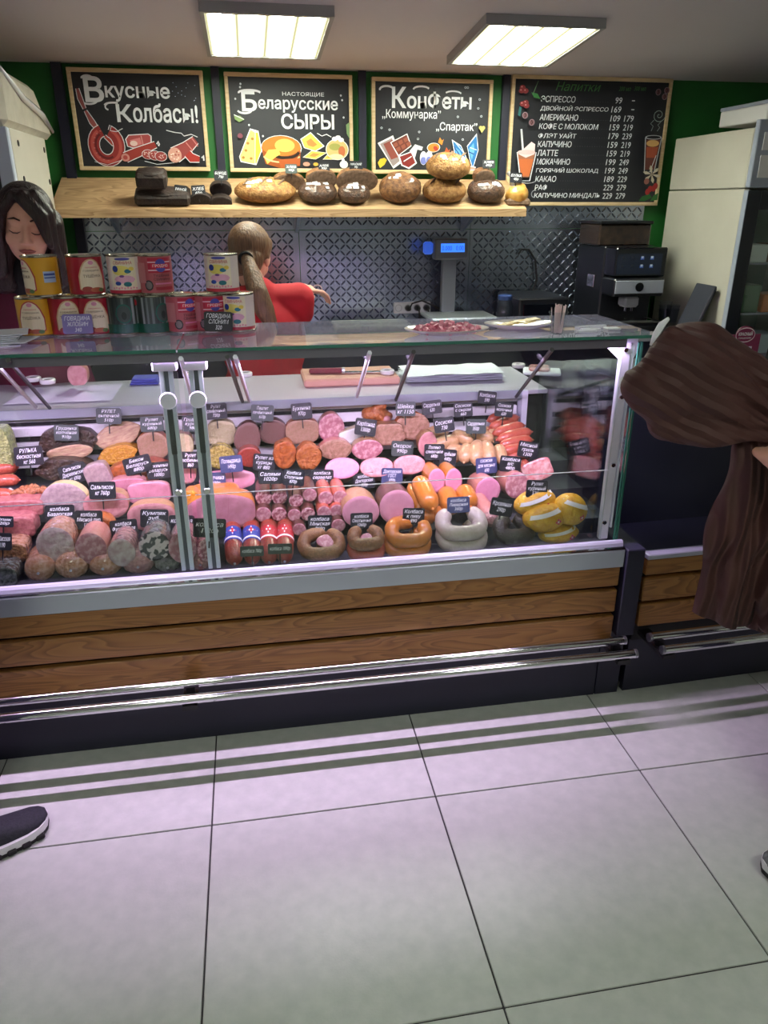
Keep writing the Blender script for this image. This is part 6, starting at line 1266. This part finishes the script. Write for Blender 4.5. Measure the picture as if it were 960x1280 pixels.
blob('trousers', [('e', (-.79, 2.96, .82), (.18, .125, .12)), ('c', (-.87, 2.96, .80), .095, (-.88, 2.96, .45), .068), ('c', (-.88, 2.96, .45), .066, (-.88, 2.98, .06), .055), ('c', (-.69, 2.96, .80), .095, (-.68, 2.96, .45), .068), ('c', (-.68, 2.96, .45), .066, (-.68, 2.98, .06), .055)], .012, 4, mat('dark_trousers', (26, 26, 32), .8), pr)
APR = mat('burgundy_apron', (96, 18, 46), .75, c2=(84, 14, 40), scale=6, bump=.15, bscale=14)
b = MB(); G = 10
def apx(u, v): w = .115+.08*min(1, v*1.6); x = -.765+(u-.5)*2*w; z = 1.215-.62*v; y = 2.826-.035*math.sin(PI*u)+.0+(abs(u-.5)*2)**2*.05+.012*math.sin(u*9+v*4); return Vector((x, y, z))
b.add([apx(i/G, j/G) for j in range(G+1) for i in range(G+1)], [(j*(G+1)+i, j*(G+1)+i+1, (j+1)*(G+1)+i+1, (j+1)*(G+1)+i) for j in range(G) for i in range(G)])
b.add([apx(i/G, j/G)+Vector((0, .006, 0)) for j in range(G+1) for i in range(G+1)], [(j*(G+1)+i, (j+1)*(G+1)+i, (j+1)*(G+1)+i+1, j*(G+1)+i+1) for j in range(G) for i in range(G)]); b.build('apron', APR, pr, smooth='all')
for s in (-1, 1): MB().tube([apx(.5+s*.42, 0), Vector((-.765+s*.10, 2.83, 1.25)), Vector((-.76+s*.075, 2.87, 1.285)), Vector((-.755+s*.05, 2.95, 1.285))], .016, 8, flat=.35).build('apron_strap', APR, pr, smooth='all')
hs = [hf.E((0, -.034, .043), (.083, .090, .080)), hf.E((0, -.06, -.02), (.078, .06, .085)), hf.C((-.045, .035, .084), .024, (-.08, .015, .01), .02), hf.C((-.083, .02, .01), .024, (-.09, -.01, -.13), .03), hf.C((-.06, -.06, .0), .05, (-.08, -.06, -.19), .045),
      hf.C((.0, .04, .094), .022, (-.055, .04, .07), .022), hf.C((.06, -.06, .0), .05, (.085, -.06, -.19), .045),
      # her fringe, swept across one side of the face
      hf.C((.02, .045, .092), .02, (-.0, .055, .088), .018)]
# viewer-right side is the frame's -x side: sweep the fringe there
hs += [hf.C((.012, .066, .090), .016, (-.034, .092, .040), .013), hf.C((-.034, .092, .040), .013, (-.058, .088, -.030), .008), hf.C((.0, .058, .096), .018, (-.05, .082, .045), .016), hf.C((-.05, .082, .045), .015, (-.066, .074, -.045), .010), hf.C((-.03, .05, .095), .02, (-.066, .06, .05), .018), hf.C((-.066, .06, .05), .018, (-.08, .05, -.06), .014), hf.C((-.08, .05, -.06), .016, (-.095, .0, -.17), .024),
       hf.C((.03, .055, .092), .017, (.062, .055, .045), .014), hf.C((.062, .055, .045), .014, (.078, .03, -.04), .016), hf.C((.078, .03, -.04), .018, (.09, -.01, -.15), .026), hf.C((-.09, -.01, -.13), .03, (-.10, -.02, -.22), .02)]
blob('hair', hs, .0045, 2, HAIRB, pr)
for s in (-1, 1): MB().box((-.79+s*.1-.05, 2.84, 0), (-.79+s*.1+.05, 3.075, .08), .03).build('shoe', MATTE, pr, smooth=True)

# --- assistant seen from behind, ponytail, red shirt
hc = at(313, 320, 3.20); hf = Frame(hc, (math.radians(-16), math.radians(4), math.radians(-22)))
pr = thing('person', 'shop assistant in a red shirt with a ponytail seen from behind', 'person', (hc.x+.02, 3.12, 0)); X = hc.x+.03
sh = Vector((X+.0, 3.10, 1.15)); hnd = at(388, 362, 3.33)
el = Vector((X+.165, 3.16, 1.085))
body = head_shapes(hf) + [('c', hf.p(0, -.02, -.06), .048, sh, .05), ('c', sh+Vector((-.15, 0, -.02)), .05, sh+Vector((.15, .02, -.01)), .05), ('e', sh+Vector((0, 0, -.18)), (.15, .10, .2)), ('e', sh+Vector((0, .0, -.38)), (.16, .11, .15)),
     ('c', sh+Vector((.16, .03, -.01)), .048, el, .04), ('c', el, .038, hnd-Vector((.03, 0, 0)), .027), ('c', sh+Vector((-.16, .0, -.02)), .048, sh+Vector((-.22, .08, -.22)), .04), ('c', sh+Vector((-.22, .08, -.22)), .036, sh+Vector((-.14, .25, -.25)), .028),
     ('c', sh+Vector((-.09, 0, -.42)), .08, (X-.08, 3.1, .42), .056), ('c', (X-.08, 3.1, .42), .052, (X-.08, 3.08, .07), .04), ('c', sh+Vector((.09, 0, -.42)), .08, (X+.1, 3.1, .42), .056), ('c', (X+.1, 3.1, .42), .052, (X+.1, 3.08, .07), .04)]
body += hand_shapes(hnd-Vector((.03, 0, 0)), (.9, .25, -.15), (0, .1, 1), .9) + hand_shapes(sh+Vector((-.14, .25, -.25)), (.3, .9, -.1), (0, 0, 1), .95)
blob('body', body, .0055, 3, SKIN, pr); face_parts(hf, pr)
RED_T = mat('red_shirt', (176, 20, 34), .8, c2=(160, 14, 28), scale=8, bump=.2, bscale=16)
blob('shirt', [('c', sh+Vector((-.15, 0, -.02)), .066, sh+Vector((.15, .02, -.01)), .064), ('c', sh+Vector((0, 0, .02)), .062, sh, .07), ('e', sh+Vector((0, 0, -.18)), (.175, .12, .2)), ('e', sh+Vector((0, 0, -.36)), (.175, .125, .15)), ('c', sh+Vector((.15, .02, -.01)), .066, el-Vector((.01, .01, 0)), .058), ('c', sh+Vector((-.16, 0, -.02)), .064, sh+Vector((-.215, .07, -.19)), .055)], .009, 5, RED_T, pr)
blob('trousers', [('e', sh+Vector((0, 0, -.42)), (.17, .125, .10)), ('c', sh+Vector((-.09, 0, -.42)), .092, (X-.08, 3.1, .42), .066), ('c', (X-.08, 3.1, .42), .064, (X-.08, 3.08, .06), .052), ('c', sh+Vector((.09, 0, -.42)), .092, (X+.1, 3.1, .42), .066), ('c', (X+.1, 3.1, .42), .064, (X+.1, 3.08, .06), .052)], .012, 4, MATS['dark_trousers'], pr)
hs = [hf.E((0, -.026, .040), (.083, .096, .085)), hf.E((0, -.05, -.02), (.074, .062, .075)), hf.C((-.05, .03, .06), .026, (-.068, -.01, .0), .018), hf.C((.05, .03, .06), .026, (.068, -.01, .0), .018), hf.E((.03, -.106, -.03), (.026, .026, .026))]
tail = [hf.p(.03, -.11, -.03), at(316, 346, 3.04), at(322, 366, 3.0), at(331, 388, 2.99), at(341, 410, 2.99)]
for i in range(4): hs.append(('c', tail[i], (.024, .036, .040, .038)[i], tail[i+1], (.036, .040, .038, .022)[i]))
blob('hair', hs, .005, 3, HAIRL, pr)
MB().tube([hf.p(.03, -.118, -.035)+Vector((.024*math.cos(a), -.006*math.sin(a), .024*math.sin(a))) for a in [2*PI*i/14 for i in range(15)]], .006, 8).build('hair_tie', MATTE, pr, smooth='all')
MB().tube([hnd+Vector((.03+.02*math.cos(a), .0, .02*math.sin(a))) for a in [2*PI*i/12 for i in range(13)]], .002, 6).build('bracelet', CHROME, pr)
for s in (-1, 1): MB().box((X+.01+s*.09-.045, 3.02, 0), (X+.01+s*.09+.045, 3.26, .075), .03).build('shoe', MATTE, pr, smooth=True)

# --- sneakers
SOLE = mat('white_sole', (196, 198, 200), .6); SNK = mat('black_mesh_upper', (24, 26, 34), .85, c2=(34, 36, 46), scale=160, bump=.2)
def sneaker(par, toe, ang, upper, L=.275, lab=None):
    """outline along +x (toe); built at toe position, turned by ang"""
    T = Matrix.Translation(Vector((toe[0], toe[1], 0))) @ Matrix.Rotation(ang, 4, 'Z') @ Matrix.Translation((-L, 0, 0))
    def hw(t): return (.034+.014*math.sin(PI/2*min(1, max(0, t)/.7)**1.3)) if t < .7 else .003+.045*math.sqrt(max(0, 1-((t-.7)/.3)**2.6))
    def ringpts(s, z, n=26):
        ts = [i/n for i in range(n+1)]; up = [(L*t, hw(t)*s*(1 if 0 < t < 1 else .8)) for t in ts]; return up + [(x, -y) for x, y in reversed(up)]
    def slab(name, s0, z0, s1, z1, m, toe_up=0.0):
        b = MB(); b.m = T; a = ringpts(s0, z0); c = ringpts(s1, z1); n = len(a)
        up = lambda x: toe_up*max(0, x/L-.72)**2*6
        b.add([(x, y, z0+up(x)) for x, y in a]+[(x, y, z1+up(x)) for x, y in c], [tuple(range(n)), tuple(range(2*n-1, n-1, -1))]+[(i, (i+1) % n, (i+1) % n+n, i+n) for i in range(n)]); b.fixn = True; return b.build(name, m, par, smooth=True)
    slab('outsole', .98, .001, 1.04, .014, MATTE, .02); slab('midsole', 1.05, .0142, 1.03, .034, SOLE, .02)
    for k in range(7):
        b = MB(); b.m = T; x = L*(.12+.125*k); y = hw(x/L)*1.03
        for s in (-1, 1): b = MB(); b.m = T; b.box((x-.011, s*y-.006, .003), (x+.011, s*y+.006, .019), .003); b.build('sole_lug', MATTE, par)
    b = MB(); prof = [(0, .034, .95), (.03, .06, .93), (.10, .085, .85), (.2, .10, .8), (.35, .10, .78), (.48, .088, .84), (.62, .072, .9), (.78, .060, .93), (.88, .053, .95), (.95, .046, .95), (.99, .039, .9)]
    vs = []; fs = []; n = 16
    for t, h, s in prof:
        w = hw(max(t, .03))*1.0
        for k in range(n+1):
            a = PI*k/n; vs.append((L*t if t > 0 else .004, w*s*math.copysign(abs(math.cos(a))**.7, math.cos(a)), .033+(h-.033)*math.sin(a)**.75 + .02*max(0, t-.72)**2*6))
    for i in range(len(prof)-1):
        for k in range(n): fs.append((i*(n+1)+k, i*(n+1)+k+1, (i+1)*(n+1)+k+1, (i+1)*(n+1)+k))
    fs.append(tuple(range(n+1))); fs.append(tuple(range((len(prof)-1)*(n+1), len(prof)*(n+1)))); b.m = T; b.add(vs, fs); b.fixn = True; b.build('upper', upper, par, smooth='all')
    for k in range(4):
        x = L*(.40+.075*k); h = .097-.012*k; b = MB(); b.m = T; b.tube([(x-.006, -.026, h-.010), (x+.004, -.012, h+.001), (x+.006, .012, h+.001), (x-.004, .026, h-.010)], .003, 6); b.build('lace', DGREY, par, smooth='all')
def customer(label, x, y, ang, top, pants, hair, arms, h=1.68, ankles=None):
    f = Frame((x, y, 0), (0, 0, ang)); t = thing('person', label, 'person', (x, y, 0)); k = h/1.68
    hd = Frame(f.p(0, .02, 1.56*k), (0, 0, ang))
    bd = head_shapes(hd) + [f.C((0, -.01, 1.50*k), .05, (0, -.01, 1.40*k), .058), f.C((-.16, 0, 1.38*k), .05, (.16, 0, 1.38*k), .05), f.E((0, 0, 1.2*k), (.16, .10, .22)), f.E((0, 0, .95*k), (.165, .11, .15))]
    ank = [f.p(s*.10, -.02, .06) for s in (-1, 1)]
    if ankles: ank = [Vector((p[0], p[1], .06)) if p else q for p, q in zip(ankles, ank)]
    kne = [f.p(s*.09, 0, .90*k).lerp(ak, .5)+(f.p(0, .03, .0)-f.p(0, 0, 0)) for s, ak in zip((-1, 1), ank)]
    for s, ak, kn in zip((-1, 1), ank, kne): bd += [('c', f.p(s*.09, 0, .90*k), .085, kn, .056), ('c', kn, .054, ak, .038)]
    tp = [f.C((-.17, 0, 1.375*k), .062, (.17, 0, 1.375*k), .062), f.E((0, 0, 1.2*k), (.185, .125, .23)), f.E((0, 0, .97*k), (.19, .13, .14))]; hn = []
    for s, (el, wr, hdv) in zip((-1, 1), arms):
        a = f.p(s*.18, 0, 1.36*k); el, wr = Vector(el), Vector(wr); bd += [('c', a, .048, el, .04), ('c', el, .038, wr, .027)]; tp += [('c', a, .062, el, .054), ('c', el, .053, wr-(wr-el).normalized()*.02, .042)]; hn += hand_shapes(wr, hdv, (0, 0, 1), 1, .45, s)
    blob('body', bd+hn, .0065, 3, SKIN, t); face_parts(hd, t); blob('top', tp, .011, 5, top, t)
    tr = [f.E((0, 0, .9*k), (.18, .13, .12))]
    for s, ak, kn in zip((-1, 1), ank, kne): tr += [('c', f.p(s*.09, 0, .88*k), .097, kn, .07), ('c', kn, .068, ak+Vector((0, 0, .03)), .055)]
    blob('trousers', tr, .012, 4, pants, t)
    blob('hair', [hd.E((0, -.028, .044), (.085, .096, .084)), hd.E((0, -.055, -.02), (.078, .06, .085)), hd.C((-.05, .04, .08), .028, (-.08, .0, .0), .024), hd.C((.05, .04, .08), .028, (.08, .0, .0), .024)], .007, 3, hair, t)
    return t, f
# customer whose black sneaker enters at the left
LW_ = math.radians(30); toe = (-.607, 1.618)
hx, hy = toe[0]-.21*math.cos(LW_), toe[1]-.21*math.sin(LW_)
a = LW_-PI/2; cx, cy = hx+.10*math.cos(a+PI), hy+.10*math.sin(a+PI)
f0 = Frame((cx, cy, 0), (0, 0, a))
t, f = customer('customer in dark clothes and black sneakers at the left edge', cx, cy, a, mat('dark_jacket', (34, 36, 44), .8), mat('dark_jeans', (30, 34, 48), .85), HAIRB, ((f0.p(-.25, .0, 1.1), f0.p(-.22, .08, .86), f0.p(0, .05, -1)-f0.p(0, 0, 0)), (f0.p(.25, .0, 1.1), f0.p(.22, .08, .86), f0.p(0, .05, -1)-f0.p(0, 0, 0))))
sneaker(t, toe, LW_, SNK); tl = f.p(-.10, .0, 0); sneaker(t, (tl.x, tl.y), LW_, SNK)

# customer holding the coat at the right edge: grey sleeves, phone in hand
GREYK = mat('grey_knit', (170, 158, 162), .85, c2=(150, 140, 146), scale=60, bump=.2); SHG = mat('grey_shoe_upper', (70, 72, 76), .7, c2=(92, 94, 98), scale=90)
toe = (1.122, 1.150); A2 = math.radians(172); a = A2-PI/2; hx, hy = toe[0]-.20*math.cos(A2), toe[1]-.20*math.sin(A2); cx, cy = hx+.10*math.cos(a), hy+.10*math.sin(a)
cx += .22; cy += .10; f0 = Frame((cx, cy, 0), (0, 0, a)); GR = at(966, 578, 1.37); PH = at(957, 462, 1.62)
t, f = customer('customer with grey sleeves at the right edge holding coat and phone', cx, cy, a, GREYK, MATS['dark_jeans'], HAIRL, ((f0.p(-.24, .02, 1.10), GR+Vector((.015, .0, 0)), (.15, 1, .1)), (Vector((1.52, 1.66, 1.12)), PH+Vector((.075, .0, -.045)), (-.75, -.1, .6))), ankles=((toe[0]-.20*math.cos(A2), toe[1]-.20*math.sin(A2)), None))
sneaker(t, toe, A2, SHG); tr_ = f.p(.10, .18, 0); sneaker(t, (tr_.x, tr_.y), A2, SHG)
# phone
t = thing('smartphone', 'black phone with a pale lit screen at the right edge', 'phone', at(976, 440, 1.66), (math.radians(-10), math.radians(10), math.radians(-6)))
MB().box((-.036, -.004, -.072), (.036, .004, .072), .004).build('phone_case', BLACK, t, local=True); MB().box((-.031, -.0048, -.02), (.031, -.004, .062)).build('screen', mat('phone_screen', (190, 230, 226), .2, emit=(170, 226, 222), estr=.8), t, local=True)

# --- the brown quilted coat
def coat_mat():
    m = mat('brown_quilted_nylon', (72, 38, 35), .7, c2=(62, 32, 30), scale=5); nt = m.node_tree; b = nt.nodes['Principled BSDF']
    tc = nt.nodes.new('ShaderNodeTexCoord'); mp = nt.nodes.new('ShaderNodeMapping'); nt.links.new(tc.outputs['Object'], mp.inputs['Vector']); mp.inputs['Rotation'].default_value = (0, math.radians(-28), 0)
    w = nt.nodes.new('ShaderNodeTexWave'); w.wave_type = 'BANDS'; w.bands_direction = 'Z'; w.wave_profile = 'TRI'; w.inputs['Scale'].default_value = 12; w.inputs['Distortion'].default_value = 3.0; w.inputs['Detail'].default_value = 1.5; w.inputs['Detail Scale'].default_value = .8
    nt.links.new(mp.outputs['Vector'], w.inputs['Vector']); bp = nt.nodes.new('ShaderNodeBump'); bp.inputs['Strength'].default_value = .5; bp.inputs['Distance'].default_value = .012; nt.links.new(w.outputs['Fac'], bp.inputs['Height']); nt.links.new(bp.outputs['Normal'], b.inputs['Normal'])
    return m
def skirt_mat():
    m = mat('brown_quilted_skirt', (72, 38, 35), .7, c2=(62, 32, 30), scale=5); nt = m.node_tree; b = nt.nodes['Principled BSDF']
    tc = nt.nodes.new('ShaderNodeTexCoord'); w = nt.nodes.new('ShaderNodeTexWave'); w.wave_type = 'BANDS'; w.bands_direction = 'X'; w.inputs['Scale'].default_value = 11; w.inputs['Distortion'].default_value = 1.2; w.inputs['Detail'].default_value = 1
    nt.links.new(tc.outputs['Object'], w.inputs['Vector']); bp = nt.nodes.new('ShaderNodeBump'); bp.inputs['Strength'].default_value = .9; bp.inputs['Distance'].default_value = .02; nt.links.new(w.outputs['Fac'], bp.inputs['Height']); nt.links.new(bp.outputs['Normal'], b.inputs['Normal']); return m
ct = thing('quilted_coat', 'dark brown quilted coat gathered in the customer hand, hem hanging', 'coat', (1.1, 1.48, .5))
Y = 1.49
def q(px, py, dy=0): return at(px, py, Y+dy)
up = []
def cc(p, r, p2, r2): up.append(('c', p, r, p2, r2))
cc(q(842, 412), .018, q(806, 480), .040); cc(q(806, 480), .042, q(832, 520, -.01), .052); cc(q(842, 415), .022, q(905, 455), .045); cc(q(905, 455), .05, q(965, 498), .055); cc(q(965, 498), .05, q(1010, 540), .06)
cc(q(850, 460), .085, q(900, 495), .085); cc(q(850, 460), .07, q(830, 500), .065); cc(q(900, 495), .085, q(950, 525), .055); cc(q(825, 528, -.02), .034, q(880, 536, -.04), .040); cc(q(880, 536, -.04), .04, q(935, 532, -.05), .034); cc(q(935, 532, -.05), .032, q(975, 545, -.04), .032); cc(q(800, 490, .03), .03, q(790, 470, .04), .016); cc(q(870, 440, .05), .07, q(930, 490, .06), .07)
uo = blob('upper_part', up, .006, 4, coat_mat(), ct); GP = q(968, 535)
un = [n.vector.copy() for n in uo.data.vertex_normals]
for v, nv in zip(uo.data.vertices, un):
    w = v.co + ct.location; r = w-GP; an = math.atan2(r.z, -r.x); dist = r.length
    v.co += nv*(.011*math.sin(an*17+dist*9+2*noise.noise(w*7))*min(1, dist*6)*max(.25, 1-dist*1.6) + .012*noise.noise(w*11))
lo_ = []; N = 26
for i in range(N):
    u = i/(N-1); top = at(936+70*u, 552+10*u, Y-.03+.012*math.sin(i*1.5)); hem = at(872+330*u, 772+26*u, Y-.07*math.sin(PI*u)+.022*math.sin(i*1.5))
    mid = top.lerp(hem, .45)+Vector((-.014, -.01, 0)); lo_ += [('c', top, .026, mid, .030), ('c', mid, .030, hem, .024)]
sk = blob('lower_part', lo_, .006, 5, skirt_mat(), ct)
sn = [n.vector.copy() for n in sk.data.vertex_normals]
for v, nv in zip(sk.data.vertices, sn):
    w = v.co + ct.location; v.co += nv*.007*math.sin(w.x*75+6*noise.noise(w*5)); w = v.co + ct.location; hz = .543-.265*(w.x-1.05)
    if w.z < hz: v.co.z = hz - ct.location.z - .002*math.sin(w.x*60)
MB().tube([q(814, 432, .02), q(820, 418, .02), q(827, 406, .02), q(836, 398, .01)], [.006, .011, .012, .005], 8, flat=.5).build('white_lining', PAPER, ct, smooth='all'); MB().tube([q(776, 484, .02), q(779, 476, .02), q(783, 470, .03)], [.006, .009, .004], 8).build('white_drawcord', PAPER, ct, smooth='all')
bake_texts()
